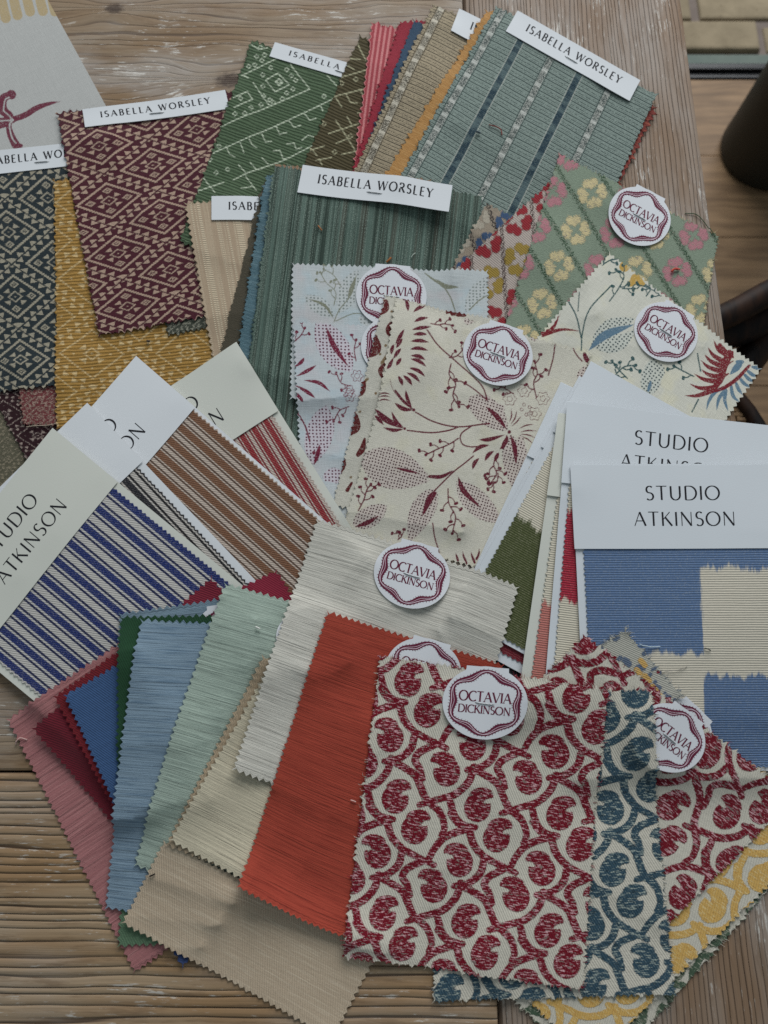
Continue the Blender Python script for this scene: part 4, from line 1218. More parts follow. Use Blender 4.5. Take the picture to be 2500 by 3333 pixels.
def s22(sh):
    a = Ink(); b = Ink(); k = C5_; z = T(1200, 900, 4.1475)
    a.line(z((160, 540), (230, 480), (235, 380)), 9, 7, 11); a.line(z((320, 860), (290, 760), (380, 620)), 4, 5, 15); a.line(z((0, 1080), (110, 1010), (90, 850)), 14, 6, 15)
    a.line(k((822, 890), (812, 850), (835, 815)), 4, 4, 9); a.line(k((695, 985), (712, 950), (725, 905)), 6, 3, 12); a.line(k((645, 1175), (682, 1140), (672, 1060)), 9, 4, 13); a.line(k((690, 1290), (712, 1260), (725, 1205)), 8, 4, 10); a.line(k((588, 1385), (610, 1340), (605, 1300)), 7, 4, 9); a.line(k((630, 1480), (655, 1440)), 7, 4)
    a.line(z((400, 290), (470, 330), (600, 320)), 5, 5, 9); a.line(z((1070, 480), (1180, 510), (1290, 520)), 8, 8)
    for p in (((870, 540),), ((838, 720),), ((808, 765),), ((740, 895),), ((785, 970),), ((700, 1065),), ((650, 1410),), ((560, 1490),), ((620, 1270),)): b.dot(k(*p)[0], 5)
    b.line(z((380, 420), (405, 500)), 4); b.line(z((180, 1200), (250, 1100)), 6); b.line(z((400, 520), (350, 620)), 4); b.line(k((733, 900), (705, 960)), 5)
    return {'m1': a.field(sh.px_clean), 'm2': b.field(sh.px_clean)}
swatch('fabric_swatch', 'cream linen strip with dark red scallops and brown spots left of the burgundy floral', [(1254, 972), (1610, 1040), (1500, 1720), (1082, 1640)],
       printed('scallop_print', (190, 186, 172), [('m2', (122, 98, 66)), ('m1', (92, 26, 28))], 'coarse'), 3.4, (16, 7, .3), s22, seed=40)
def s23(sh):
    a = Ink(); st = Ink(); k, e = C5_, C8_
    for p in (((945, 475), (955, 510), (958, 545)), ((985, 548), (1020, 520), (1062, 504)), ((990, 600), (1025, 582), (1068, 572)), ((978, 642), (1030, 630), (1082, 622)), ((985, 668), (1022, 662), (1062, 664)), ((970, 703), (1020, 698), (1070, 706)),
              ((968, 745), (1015, 738), (1068, 750)), ((972, 778), (1015, 780), (1052, 800)), ((970, 795), (1015, 805), (1058, 836)), ((962, 842), (1010, 855), (1052, 888)), ((950, 868), (990, 885), (1024, 918)), ((930, 880), (960, 905), (982, 934)), ((905, 885), (920, 910), (930, 936)),
              ((938, 640), (915, 680), (890, 722)), ((928, 690), (912, 712), (895, 740)), ((922, 740), (900, 765), (880, 795)), ((922, 790), (908, 810), (895, 832)), ((882, 720), (872, 745), (868, 775)), ((880, 790), (860, 830), (845, 850))):
        a.blade(k(*p), 5.2)
    a.line(k((862, 905), (875, 950), (905, 990), (985, 1056)), 1.4, 2); a.line(k((890, 960), (930, 1010), (985, 1055)), 3, 2, 5); a.blade(k((945, 955), (955, 1000), (980, 1050)), 5); a.blade(k((885, 1022), (930, 1052), (985, 1060)), 6); a.dot(k((990, 1058))[0], 5.5)
    a.blade(k((772, 1050), (840, 1110), (935, 1157)), 8); a.blade(k((868, 1065), (895, 1120), (935, 1152)), 5); a.blade(k((825, 1152), (880, 1166), (935, 1160)), 5); a.blade(k((780, 1090), (800, 1110), (830, 1140)), 5); a.dot(k((941, 1157))[0], 5)
    for y in (985, 1000, 1018): a.blade(k((790, y), (830, y - 10), (870, y - 4)), 2.2)
    a.line(k((1000, 1070), (1100, 1120), (1230, 1146), (1400, 1125)), 2.3); a.line(k((955, 1166), (1080, 1178), (1180, 1165), (1225, 1148)), 2.3); a.line(k((1060, 640), (1115, 715), (1200, 785), (1300, 870), (1360, 930), (1388, 1000)), 2.3)
    a.line(k((1300, 1142), (1245, 1185), (1250, 1235), (1290, 1252), (1335, 1250)), 2.2)
    a.dot(k((1508, 1167))[0], 6.2); a.blade(k((1378, 1035), (1440, 1085), (1495, 1155)), 7); st.blade(k((1285, 990), (1390, 1060), (1500, 1160)), 44); st.line(k((1330, 1010), (1460, 1040)), 8, 14)
    st.blade(k((1510, 1180), (1530, 1300), (1530, 1470)), 36); a.blade(k((1515, 1182), (1538, 1255), (1546, 1345)), 6.5)
    for p in (((1518, 1040), (1520, 1080), (1508, 1115)), ((1548, 1050), (1540, 1090), (1516, 1125)), ((1572, 1080), (1550, 1110), (1522, 1135)), ((1642, 1125), (1600, 1130), (1560, 1148)), ((1655, 1160), (1610, 1158), (1568, 1166)), ((1652, 1198), (1610, 1182), (1570, 1178)), ((1640, 1232), (1608, 1205), (1575, 1190))): a.line(k(*p), 1.0, 1.0, 2.6)
    for p in (((1340, 1213), (1400, 1208), (1485, 1182)), ((1305, 1288), (1350, 1250), (1400, 1238)), ((1375, 1325), (1395, 1290), (1425, 1268)), ((1308, 1374), (1318, 1340), (1345, 1310)), ((1428, 1325), (1440, 1300), (1452, 1275)), ((1470, 1262), (1478, 1235), (1490, 1195)), ((1455, 1262), (1490, 1220), (1495, 1180))): a.blade(k(*p), 5.5)
    a.sprig(k((1080, 605), (1120, 608), (1150, 600), (1195, 606)), 12, 2.2, 4); a.sprig(k((1190, 812), (1180, 870), (1215, 920), (1200, 980), (1230, 1035)), 17, 2.3, 7); a.sprig(k((1230, 1208), (1180, 1240), (1120, 1265), (1060, 1295)), 15, 2.3, 6)
    a.sprig(k((1440, 1285), (1425, 1340), (1440, 1390), (1410, 1440)), 16, 2.3, 5); a.sprig(k((1180, 780), (1220, 770), (1255, 735)), 12, 2.2, 3); a.sprig(k((1655, 980), (1640, 900), (1660, 850), (1645, 790)), 16, 2.3, 6); a.sprig(k((1530, 960), (1480, 930), (1440, 915)), 13, 2.2, 4)
    for c in ((1590, 942), (1510, 988), (1645, 1068), (1690, 985)): a.ring(k(c)[0], 20, 1.4, 6, .16); a.ring(k(c)[0], 9, 1.3, 5, .15)
    for c in ((1588, 1018), (1618, 1032), (1575, 1045), (1600, 1072), (1628, 1064)): a.ring(k(c)[0], 5, 1.5)
    st.blade(k((680, 1330), (860, 1340), (1080, 1420)), 50); a.blade(k((885, 1365), (950, 1380), (1025, 1397)), 4); a.line(k((1075, 1412), (1140, 1408), (1205, 1388)), 5, 1.5); a.line(k((1090, 1500), (1200, 1392), (1260, 1345), (1312, 1302)), 2.2)
    st.line(k((1280, 580), (1330, 560), (1345, 570)), 14, 8); st.line(k((1640, 660), (1660, 600)), 14)
    a.blade(e((1075, 92), (1140, 86), (1205, 52)), 5); a.blade(e((1035, 300), (1080, 200), (1115, 168)), 9); st.blade(e((1110, 150), (1040, 260), (960, 440)), 40); st.blade(e((700, 20), (860, 90), (1080, 110)), 36)
    st.blade(e((1220, 110), (1330, 220), (1470, 330)), 42); a.blade(e((1228, 82), (1262, 165), (1358, 252)), 7)
    a.sprig(e((1175, 150), (1180, 230), (1215, 300), (1200, 385)), 17, 2.3, 7); a.sprig(e((690, 268), (720, 210), (735, 160), (755, 130)), 15, 2.3, 6); st.blade(e((660, 340), (750, 300), (845, 240)), 34); a.blade(e((672, 352), (740, 330), (802, 296)), 6)
    a.line(e((1092, 335), (1105, 410), (1130, 490)), 2.2)
    for p in (((1218, 490), (1224, 510), (1232, 535)), ((1256, 478), (1262, 510), (1278, 545)), ((1300, 480), (1308, 510), (1322, 545)), ((1346, 465), (1345, 495), (1332, 525))): a.line(e(*p), .5, 4, 3.5)
    a.sprig(e((1450, 60), (1440, 110), (1400, 110)), 14, 2.2, 4); st.line(k((1570, 1200), (1580, 1330)), 10, 22); a.line(k((1490, 690), (1480, 820)), 2.2); a.line(C6_((598, 705), (630, 755), (658, 785)), 2.2); a.blade(C6_((665, 725), (680, 770), (705, 800)), 7); st.blade(C6_((700, 800), (660, 850), (640, 880)), 15)
    a.sprig(e((905, 420), (925, 400), (905, 380)), 10, 2.2, 3); a.line(C6_((0, 905), (70, 945), (140, 1000)), 2.2); a.line(C6_((508, 700), (500, 770), (475, 860)), 2.2)
    return {'m1': a.field(sh.px_clean), 's1': st.field(sh.px_clean)}
r, sh = swatch('fabric_swatch', 'large cream linen swatch with burgundy lilies and berry sprigs in the centre', [(1287, 984), (1925, 1150), (1700, 1880), (1108, 1730)],
       printed('burgundy_lily', (198, 193, 177), [('m1', (98, 22, 42))], 'coarse', stip=[('s1', (62, 16, 30), (192, 176, 168), 2.5)], wash=[(200, 194, 170)], soft=.32), 2.8, (19, 7, .3), s23, seed=41,
       bulge={'l': (22, 0)}, frays=[yarn('linen_yarn', (204, 198, 180))], nf=70)
oval_tag(r, (1621, 1152), 115, 17, 42)

# ------------------------------------------------------------------ the mounted sample cards
def ticking(name, stripe, pale, thin, per, lay):
    """woven ticking: wide stripes with thin lines between; lay = [(centre, half width, colour index)] in one repeat of per mm"""
    n = material(name); u, v = n.uv(); seed = rng.uniform(0, 40)
    t, h = weave(n, u, v, 'twill', seed)
    f = n.fract(u / per) * per
    cols = (A(*stripe), A(*thin))
    c = A(*pale)
    jig = (n.noise(u * 1.2, v * 1.9, seed + 3, 1) - .5) * .5
    for (ctr, hw, ci) in lay:
        d = n.abs(f - ctr) + jig
        tone = cols[ci]
        sp = n.ss(n.noise(u * 1.9, v * 1.9, seed + 5, 1), .56, .66)
        tone = n.mix(sp * .28, tone, A(*pale))
        c = n.mix(n.ss(d, hw + .16, hw - .16), c, tone)
    return n.finish(n.gain(c, 1 + (t - 1) * .7), h, .88, .12, .08)
def sample_card(label, TL, ud, vd, W, H, head, fabric_mat, paper_mat, seed, text=True, inset=(26, 26, 30), sp=6, attrs=None, tent=230, group='fabric cards fanned out', curl=None, pinkv=(17, 7), tcx=.487):
    TL = np.array(TL, float); ud = np.array(ud, float); vd = np.array(vd, float)
    ud /= np.linalg.norm(ud); vd /= np.linalg.norm(vd)
    q = lambda x, y: TL + ud * x + vd * y
    back = Sheet([q(0, 0), q(W, 0), q(W, H), q(0, H)], 15, None, tent=tent, thick=0.0004, wave=0.0004, seed=seed, curl=curl or (lambda s, t, q=np.random.default_rng(seed + 900).uniform(0.3, 1, 3): 0.0012 * q[0] * np.sin(np.pi * t) ** 2 + 0.0010 * q[1] * (2 * abs(s - .5)) ** 3))
    root = tag(empty('sample_card', back.centre()), label, 'sample card', group)
    back.build('backing_card', paper_mat, root)
    fs = Sheet([q(inset[0], head * .8), q(W - inset[1], head * .8), q(W - inset[1], H - inset[2]), q(inset[0], H - inset[2])], sp, pinkv, tent=40, thick=0.0005, wave=0.00005, seed=seed + 1, sides='lrb')
    fs.build('fabric', fabric_mat, root, attrs=attrs(fs) if attrs else None)
    hd = Sheet([q(0, 0), q(W, 0), q(W, head), q(0, head)], 12, None, tent=200, thick=0.00035, wave=0.0001, seed=seed + 2)
    ho = hd.build('header', paper_mat, root)
    if text:
        vs, ff = [], []
        for (txt, yb, wd) in (('STUDIO', head * .415, 242), ('ATKINSON', head * .725, 326)):
            v, f, _ = text_geo(txt, 0, yb, 45, 0.16, 0.118, 0)
            v[:, 0] = ((v[:, 0] - v[:, 0].min()) / (v[:, 0].max() - v[:, 0].min()) - .5) * wd + W * tcx
            ff += [tuple(i + len(vs) for i in g) for g in f]; vs += [tuple(p) for p in v]
        mesh_obj('lettering', on_sheet(hd, vs, 0.0001), ff, INK_BLACK, ho, origin=lb_origin(ho), smooth=False)
    return root
def perp(d): return (-d[1], d[0])
def blocks(name, ink, pale, kind='rib'):
    n = material(name); u, v = n.uv(); seed = rng.uniform(0, 40)
    t, h = weave(n, u, v, kind, seed)
    d = n.attr('m1')
    j = (n.noise(u * .20, v * .02, seed, 3, .75) - .5) * 85 + (n.noise(u * 1.4, v * 1.2, seed + 9, 1) - .5) * 16
    f = n.ss(d + j, 9.0, -9.0)
    ic = n.mix(n.ss(n.noise(u * 1.3, v * 1.3, seed + 6, 1), .54, .66) * .4, A(*ink), A(*[int(a * .55 + b * .45) for a, b in zip(ink, pale)]))
    c = n.mix(f, A(*pale), ic)
    return n.finish(n.gain(c, 1 + (t - 1) * .55), h * .9, .88, .12, .05)
def rects(*rs):
    """distance to rectangles given in picture px, as half-planes along the piece"""
    def f(sh):
        P = np.stack([sh.s * sh.W, sh.t * sh.H], -1); out = np.full(sh.s.shape, 60.0)
        for (x0, y0, x1, y1) in rs:
            dx = np.maximum(x0 - P[..., 0], P[..., 0] - x1); dy = np.maximum(y0 - P[..., 1], P[..., 1] - y1)
            out = np.minimum(out, np.maximum(dx * 2.5, dy))
        return {'m1': out}
    return f
WHITE_PALE = (192, 184, 164)
d3 = (-.476, .879)
sample_card('white card with black dotted cotton, lowest of the right hand fan of cards', (1824, 1246), (.907, .42), (-.42, .907), 720, 985, 262, blocks('black_dot', (34, 34, 40), (176, 168, 152)), PAPER_COOL, 50, False, attrs=rects((-50, 120, 900, 1200)))
sample_card('white card with dark red cotton showing just below the olive one', (1884, 1226), (.879, .476), d3, 720, 938, 262, blocks('dark_red_block', (112, 34, 44), (190, 180, 164)), PAPER_COOL, 53, False, attrs=rects((-50, 480, 900, 1200)))
sample_card('white card with cream cotton turning to an olive green block', (1922, 1178), (.879, .476), d3, 720, 938, 262, blocks('olive_block', (76, 82, 48), WHITE_PALE), PAPER_COOL, 56, False, attrs=rects((-50, 348, 900, 1200)), inset=(24, 26, 14))
sample_card('cream card with a salmon pink block on cream cotton', (1815, 1350), (.99, .136), (-.136, .99), 720, 960, 266, blocks('salmon_block', (176, 104, 94), WHITE_PALE), PAPER_CREAM, 59, False, attrs=rects((-50, 400, 900, 1200)), inset=(34, 26, 20))
sample_card('white card with a bright red block, its header half covered by the front card', (1845, 1309), (.993, .114), (-.075, .997), 720, 950, 265, blocks('red_block', (154, 32, 52), WHITE_PALE), PAPER_COOL, 62, True, attrs=rects((-50, 140, 900, 428)), inset=(26, 26, 20))
sample_card('front white card with sky blue and cream chequered cotton', (1855, 1515), (1, -.003), (.056, .998), 745, 1000, 272, blocks('blue_block', (84, 108, 142), (190, 182, 164)), PAPER_COOL, 65, True, attrs=rects((-50, -50, 372, 398), (-50, -50, 900, 120), (370, 470, 900, 1300)), inset=(26, 26, 14))
# left fan (text reads upwards to the right)
def left_card(label, TR, vd, W, H, head, mat, pap, seed, text=True, **kw):
    vd = np.array(vd, float) / np.linalg.norm(vd); ud = np.array([vd[1], -vd[0]])
    sample_card(label, np.array(TR, float) - ud * W, ud, vd, W, H, head, mat, pap, seed, text, tcx=.545, **kw)
left_card('cream card with red and white ticking at the right of the left fan', (773, 1122), (.527, .85), 720, 1000, 256,
          ticking('red_ticking', (136, 36, 42), (178, 162, 150), (118, 34, 42), 10.4, [(2.5, 2.05, 0), (5.9, .62, 1), (9.5, .62, 1)]), PAPER_CREAM, 70)
left_card('white card with brown and cream ticking third from the front of the left fan', (443, 1158), (.752, .659), 720, 1000, 258,
          ticking('brown_ticking', (114, 77, 53), (176, 160, 146), (86, 66, 54), 12.6, [(3.0, 2.7, 0), (7.3, .66, 1), (11.3, .66, 1)]), PAPER, 73, inset=(24, 10, 22))
left_card('white card with black and white ticking second from the front', (287, 1314), (.688, .726), 720, 1000, 262,
          ticking('black_ticking', (36, 36, 42), (172, 166, 158), (28, 28, 32), 14.0, [(8.0, 2.4, 0), (12.4, .85, 1), (3.6, .85, 1)]), PAPER, 76)
left_card('front cream card with royal blue and white ticking', (175, 1396), (.77, .638), 725, 965, 276,
          ticking('blue_ticking', (32, 46, 100), (176, 172, 166), (26, 34, 72), 15.6, [(3.9, 2.5, 0), (8.6, .82, 1), (14.8, .82, 1)]), PAPER_CREAM, 79, inset=(24, 24, 22))

# ------------------------------------------------------------------ plain weaves fanned out at the bottom left
G1 = 'plain swatches fanned out at the lower left'
def crimson(name, rgb): return plain(name, rgb, 'twill', soft=.9, sheen=.3)
P_ = np.array([690, 1884]); e1, e2 = np.array([-.77, .64]), np.array([.64, .77])
swatch('fabric_swatch', 'crimson corner poking out over the blue ticking above the grey blue swatch', [P_ + 290 * e1, P_, P_ + 300 * e2, P_ + 290 * e1 + 300 * e2], crimson('crimson_a', (118, 24, 44)), 5.5, (22, 11), group=G1, seed=80)
P_ = np.array([899, 1856]); e1, e2 = np.array([-.87, .45]), np.array([.52, .85])
swatch('fabric_swatch', 'crimson corner poking out over the brown ticking above the pale green swatch', [P_ + 190 * e1, P_, P_ + 360 * e2, P_ + 190 * e1 + 360 * e2], crimson('crimson_b', (120, 20, 44)), 5.5, (22, 11), group=G1, seed=81)
swatch('fabric_swatch', 'dusty rose swatch, outermost on the left of the lower fan', [(22, 2342), (480, 2045), (822, 2900), (434, 3168)], plain('dusty_rose', (156, 98, 98), 'slubx' if False else 'slub', warm=(172, 116, 114)), 5.5, (23, 11), group=G1, seed=82)
swatch('fabric_swatch', 'wine red swatch lying on the dusty rose one', [(106, 2372), (420, 2120), (640, 2480), (373, 2702)], crimson('wine_red', (104, 16, 34)), 5.5, (23, 11), group=G1, seed=83)
swatch('fabric_swatch', 'dark red swatch between the wine red and the denim blue ones', [(178, 2268), (440, 2085), (690, 2500), (380, 2660)], crimson('dark_red', (108, 14, 26)), 5.5, (23, 11), group=G1, seed=84)
swatch('fabric_swatch', 'denim blue twill swatch left of the bottle green one', [(213, 2262), (430, 2140), (640, 2560), (374, 2630)], crimson('denim_blue', (50, 82, 124)), 5.5, (23, 11), group=G1, seed=85)
r, sh = swatch('fabric_swatch', 'grey blue slub swatch peeping above the bottle green one with a hidden oval tag', [(388, 1998), (720, 1950), (770, 2400), (398, 2400)], plain('grey_blue_back', (108, 130, 144), warm=(90, 110, 124)), 5.5, (23, 11), group=G1, seed=86)
oval_tag(r, (742, 2062), 112, -8, 87)
swatch('fabric_swatch', 'bottle green twill swatch edging the light blue one', [(394, 2010), (706, 2003), (690, 2640), (376, 2655)], crimson('bottle_green', (22, 64, 36)), 5.5, (23, 11), group=G1, seed=88)
swatch('fabric_swatch', 'navy tip showing on the table below the long beige swatch', [(400, 2800), (600, 2700), (720, 3000), (594, 3148)], crimson('navy_tip', (44, 62, 104)), 5.5, (22, 11), group=G1, seed=89)
swatch('fabric_swatch', 'fern green corner under the left tip of the beige swatch', [(410, 2700), (650, 2700), (640, 3068), (383, 3080)], plain('fern_green', (84, 112, 84), 'twill', soft=.9), 5.5, (23, 11), group=G1, seed=90)
swatch('fabric_swatch', 'light blue slub swatch between the bottle green and pale green ones', [(470, 2022), (820, 2035), (700, 3005), (330, 2965)], plain('light_blue', (116, 138, 154), warm=(92, 116, 136)), 5.5, (23, 11), group=G1, seed=91, bulge={'l': (-8, 0)})
r, sh = swatch('fabric_swatch', 'pale sage green slub swatch left of the tan edged pair', [(738, 1903), (1050, 1985), (745, 2930), (433, 2818)], plain('pale_sage', (150, 166, 152), warm=(128, 144, 132)), 5.5, (24, 11), group=G1, seed=92, bulge={'l': (-6, 0)})
oval_tag(r, (1014, 2084), 114, 14, 93)
swatch('fabric_swatch', 'long beige diagonal twill swatch at the bottom', [(540, 2736), (1246, 3074), (1080, 3386), (403, 3000)], plain('beige_twill', (176, 156, 130), 'twill', warm=(190, 172, 146), soft=.9), 5.5, (23, 11), group=G1, seed=94)
swatch('fabric_swatch', 'narrow tan twill edge between pale sage and ivory swatches', [(862, 2140), (1110, 2230), (800, 2850), (547, 2746)], plain('tan_twill', (164, 144, 116), 'twill', soft=.9), 5.5, (23, 11), group=G1, seed=95)
swatch('fabric_swatch', 'ivory slub swatch beneath the white and orange ones', [(872, 2188), (1222, 2384), (914, 2926), (562, 2731)], plain('ivory_slub', (186, 176, 150), warm=(174, 164, 140)), 5.5, (23, 11), group=G1, seed=96)
r, sh = swatch('fabric_swatch', 'off white slub swatch with an oval tag and a bent top right corner', [(1033, 1697), (1684, 1914), (1440, 2790), (770, 2500)], plain('off_white_slub', (190, 186, 174), warm=(176, 172, 160), sheen=.1), 5.5, (21, 11), group=G1, seed=97,
               bulge={'t': (10, -14)}, curl=lambda s, t: 0.004 * np.exp(-((s - 0.0) ** 2 / .02 + (t - 1.0) ** 2 / .02)))
oval_tag(r, (1341, 1871), 125, 15, 98)
r, sh = swatch('fabric_swatch', 'burnt orange slub swatch with its bottom edge curling up', [(1069, 1996), (1640, 2165), (1350, 3110), (788, 2870)], plain('burnt_orange', (158, 58, 38), warm=(140, 46, 30)), 5.5, (21, 10), group=G1, seed=99,
               bulge={'b': (-14, 30)}, curl=lambda s, t: 0.009 * np.clip((t - .86) / .14, 0, 1) ** 2 * np.clip(1.1 - s, 0, 1))
oval_tag(r, (1378, 2186), 125, 16, 100)

# ------------------------------------------------------------------ paisley weaves
PA, PB = np.array([445, 45.0]) / 1.659, np.array([-68, 632.0]) / 1.659
_K = 1.904
_net = [[(160, 0), (280, 75), (320, 150), (360, 235), (440, 310), (470, 400), (452, 455)],
        [(650, 30), (620, 120), (540, 198), (440, 230), (315, 268)],
        [(508, 250), (530, 330), (580, 388), (662, 408)],
        [(650, 410), (560, 432), (470, 470), (410, 535), (372, 605)],
        [(0, 270), (40, 322), (112, 380), (140, 460), (200, 532), (285, 582), (405, 640)],
        [(205, 565), (185, 640), (120, 698), (20, 722)],
        [(325, 622), (240, 664), (210, 715), (238, 765), (258, 830)]]
PINK = None
def paisley_tile():
    global PINK
    if PINK is None:
        PINK = Ink()
        for i in (-1, 0, 1, 2):
            for j in (-1, 0, 1, 2):
                o = i * PA + j * PB
                for st in _net:
                    PINK.line([((x - 170) / _K + o[0], (y - 215) / _K + o[1]) for x, y in st], 12.0, 10.0, 12.5)
    return PINK
def paisley_field(px, org, rot=0.0, k=1.0):
    R = math.radians(rot); M = np.array([[math.cos(R), math.sin(R)], [-math.sin(R), math.cos(R)]])
    q = ((px - np.array(org, float)) @ M.T) / k
    Minv = np.linalg.inv(np.array([PA, PB]).T)
    fr = q @ Minv.T; fr = fr - np.floor(fr)
    c = fr[..., :1] * PA + fr[..., 1:] * PB
    net = paisley_tile().field(c)
    blob = np.full(c.shape[:-1], 14.0)
    def ell(x, y, cx, cy, rx, ry, a=0.0):
        ca, sa = math.cos(math.radians(a)), math.sin(math.radians(a))
        X_, Y_ = (x - cx) * ca + (y - cy) * sa, -(x - cx) * sa + (y - cy) * ca
        return (np.hypot(X_ / rx, Y_ / ry) - 1) * min(rx, ry)
    for (mx, my), flip in (((0, 0), 1), ((120, 190), 1), ((230, 555), -1), ((390, 395), -1)):
        for i in (-2, -1, 0, 1):
            for j in (-1, 0, 1):
                o = np.array([mx, my]) / _K + i * PA + j * PB
                d = c - o
                x, y = d[..., 0] * flip, d[..., 1]
                if not ((np.abs(x) < 80) & (np.abs(y) < 90)).any(): continue
                b_ = np.minimum(ell(x, y, -3, 9, 44, 48), ell(x, y, 8, -34, 38, 23, -6))
                b_ = np.minimum(b_, ell(x, y, 39, -32, 13, 10, 60))
                b_ = np.maximum(b_, -ell(x, y, 38, -13, 21, 8, -14))
                blob = np.minimum(blob, b_)
    return np.minimum(blob, net) * k
def paisley(org, rot=0.0, k=1.0): return lambda sh: {'m1': paisley_field(sh.px_clean, org, rot, k)}
G2 = 'paisley weave swatches'
def paisley_mat(name, ink, f1, f2, ground=(190, 184, 168)):
    return jacquard(name, ground, [('m1', ink)], 'twill', soft=.75, jit=5.0, flecks=[(f1, .082), (f2, .040)], relief=.3)
swatch('fabric_swatch', 'grey green paisley swatch, lowest of the bottom right stack', [(2290, 2450), (2757, 2605), (1940, 3542), (1570, 3140)], paisley_mat('green_paisley', (66, 86, 66), (150, 152, 132), (96, 100, 84)), 4.0, (20, 9, .6), paisley((2150, 3000), 38), G2, seed=110,
       frays=[yarn('cream_yarn', (196, 188, 172)), yarn('green_paisley_yarn', (70, 90, 70))], nf=160)
r, sh = swatch('fabric_swatch', 'golden yellow paisley swatch in the bottom right stack', [(2285, 2392), (2720, 2665), (1925, 3460), (1590, 3130)], paisley_mat('yellow_paisley', (198, 156, 72), (206, 178, 116), (186, 140, 60)), 4.0, (20, 9, .5), paisley((2300, 2660), 40), G2, seed=111,
       frays=[yarn('cream_yarn_b', (196, 188, 172))], nf=120)
oval_tag(r, (2204, 2384), 122, 43, 112, stapled=False)
def flowers(sh):
    px = sh.px_clean; r_ = np.random.default_rng(5); a, b, c = Ink(), Ink(), Ink()
    for _ in range(60): a.line([(2000 + r_.uniform(-60, 220), 2090 + r_.uniform(-30, 220))] * 2 + [(2000 + r_.uniform(-40, 220), 2090 + r_.uniform(-20, 220))] if False else [p := (2000 + r_.uniform(-60, 220), 2090 + r_.uniform(-30, 220)), (p[0] + r_.uniform(-14, 14), p[1] + r_.uniform(-14, 14))], r_.uniform(5, 10))
    for q in ((2085, 2150), (2072, 2180), (2100, 2200), (2125, 2235), (2140, 2255)): b.line([q, (q[0] + 14, q[1] + 16)], 9)
    for q in ((2143, 2187), (2106, 2222), (2128, 2250)): c.dot(q, 6)
    return {'m1': a.field(px), 'm2': b.field(px), 'm3': c.field(px)}
swatch('fabric_swatch', 'grey blue and yellow flowered strip above the stacked paisleys', [(1915, 2118), (2033, 2050), (2225, 2264), (2100, 2350)], jacquard('flower_strip', (164, 162, 150), [('m1', (86, 100, 120)), ('m2', (192, 152, 78)), ('m3', (124, 30, 46))], 'twill', jit=6), 3.6, (18, 8, .7), flowers, G2, seed=113,
       frays=[yarn('pale_flower_yarn', (188, 186, 176)), yarn('blue_flower_yarn', (104, 120, 140))], nf=80)
r, sh = swatch('fabric_swatch', 'crimson paisley swatch turned on its corner behind the teal paisley', [(1893, 2072), (2592, 2600), (2172, 3022), (1473, 2494)], paisley_mat('crimson_paisley_b', (110, 4, 26), (192, 144, 148), (122, 104, 98)), 3.6, (20, 9, .5), paisley((2190, 2620), 37), G2, seed=114,
       frays=[yarn('crimson_fray', (140, 30, 50)), yarn('cream_yarn_c', (196, 188, 172))], nf=120)
oval_tag(r, (2180, 2402), 123, 37, 115)
swatch('fabric_swatch', 'dark teal paisley swatch under the front crimson paisley', [(1440, 2240), (2100, 2250), (2200, 3240), (1410, 3265)], paisley_mat('teal_paisley', (48, 74, 88), (140, 150, 142), (40, 60, 70)), 3.6, (20, 9, .5), paisley((2058, 2452), 3), G2, seed=116,
       frays=[yarn('teal_fray', (52, 78, 92)), yarn('cream_yarn_d', (196, 188, 172))], nf=130)
r, sh = swatch('fabric_swatch', 'front crimson paisley swatch on cream twill with a centred oval tag', [(1236, 2133), (1965, 2243), (1899, 3222), (1114, 3116)], paisley_mat('crimson_paisley', (112, 2, 26), (194, 146, 150), (126, 108, 100)), 3.4, (20, 9, .5), paisley((1289.5, 2593), 0), G2, seed=117,
       frays=[yarn('crimson_fray_b', (140, 28, 50)), yarn('cream_yarn_e', (200, 192, 176))], nf=170)
oval_tag(r, (1578, 2288), 137, 5, 118)

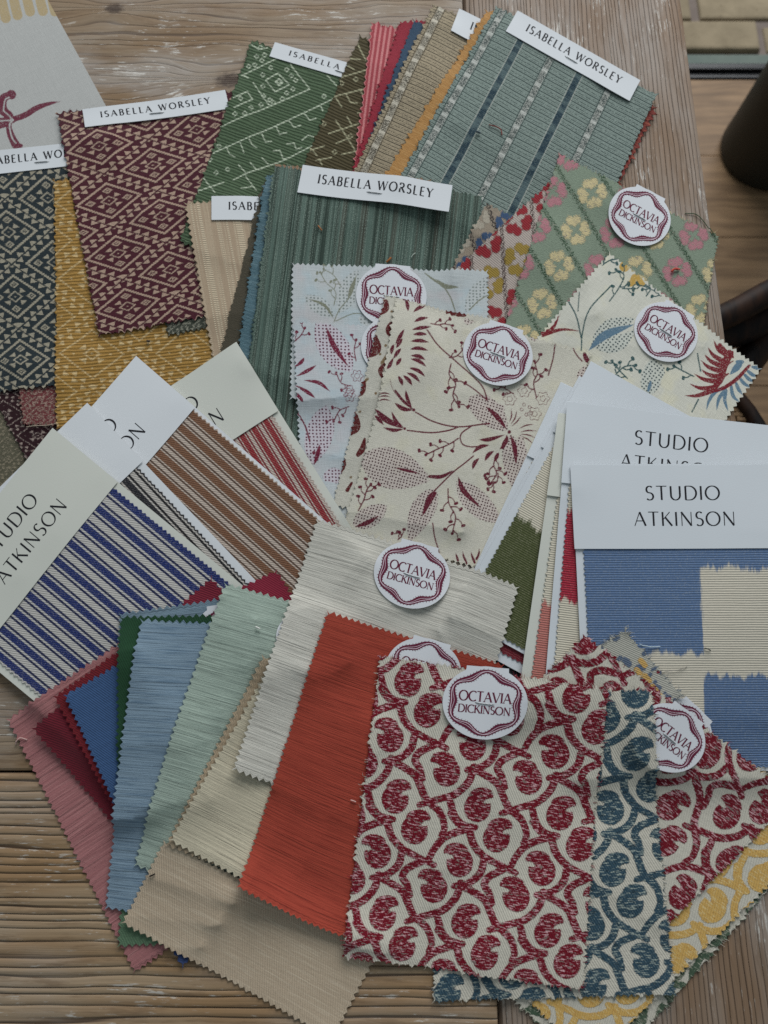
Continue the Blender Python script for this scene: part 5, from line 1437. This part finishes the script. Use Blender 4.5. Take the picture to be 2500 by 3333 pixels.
# ------------------------------------------------------------------ loose threads and lint
def thread(label, pts, rgb, rad=0.0003, sides=5):
    p = smooth_path(pts, 6)
    xy = place(p, TABLE_Z + 0.004)
    h = h_below(xy)
    xy = place(p, float(h.mean()))
    w = np.stack([xy[:, 0], xy[:, 1], h_below(xy) + rad + 0.0003 + 0.0006 * np.sin(np.linspace(0, np.pi, len(p)))], -1)
    v, f = tube_geo([tuple(q) for q in w], rad, sides)
    tag(mesh_obj('loose_thread', v, f, yarn('thread', rgb)), label, 'thread', 'loose threads and lint')
thread('rust red thread curled on the sea green striped swatch', C3_((150, 680), (190, 690), (215, 705), (222, 732)), (128, 58, 52), .0005)
thread('grey lint bead on the dark band of the sea green striped swatch', C3_((82, 716), (92, 720), (104, 722)), (86, 98, 104), .0010)
thread('upper orange lint fleck on the large green swatch', [(1036, 737), (1042, 746), (1048, 752)], (150, 98, 56), .0007)
thread('lower orange lint fleck on the large green swatch near the white linen', [(1258, 856), (1266, 850), (1272, 842)], (152, 92, 44), .0009)
thread('short white thread on the large green swatch right of the orange flecks', [(1338, 840), (1344, 832), (1352, 824)], (176, 186, 174), .0003)
thread('short white snip on the pale sage swatch', [(833, 2041), (840, 2044), (846, 2047)], (212, 212, 200), .0006)
thread('dark green snip on the cream part of the blue chequered card', [(2292, 2110), (2302, 2113), (2312, 2118)], (44, 56, 52), .0004)
thread('pale blue thread on the blue chequered card beside the flowered strip', [(2078, 2098), (2110, 2106), (2148, 2105)], (168, 184, 192), .0004)
thread('long thin grey thread trailing onto the cream of the chequered card', [(2150, 2190), (2180, 2184), (2210, 2180), (2236, 2170)], (140, 136, 128), .00022)
thread('coral lint tuft on a pink clover of the sage swatch', C6_((1135, 310), (1150, 298), (1178, 298)), (190, 74, 62), .0010)
thread('green thread curling off the top right edge of the clover swatch', C3_((1210, 1152), (1270, 1160), (1320, 1210), (1365, 1280)), (44, 78, 50), .00034)
thread('black snip at the left edge of the long beige swatch', [(488, 2852), (497, 2848), (505, 2844)], (30, 30, 30), .0005)
thread('upper pink snip near the right edge of the burnt orange swatch', [(1142, 2604), (1150, 2606), (1158, 2610)], (206, 160, 150), .0005)
thread('brown speck on the mustard diamond swatch below the maroon one', [(480, 1112), (484, 1114), (488, 1112)], (66, 60, 56), .0009)
thread('cream thread trailing from the small dusty red swatch', [(86, 1391), (110, 1388), (150, 1386), (186, 1380)], (176, 160, 140), .0003)
thread('pale thread lying on the top left of the dusty rose swatch', [(48, 2424), (58, 2410), (70, 2402), (90, 2408)], (196, 160, 152), .0004)
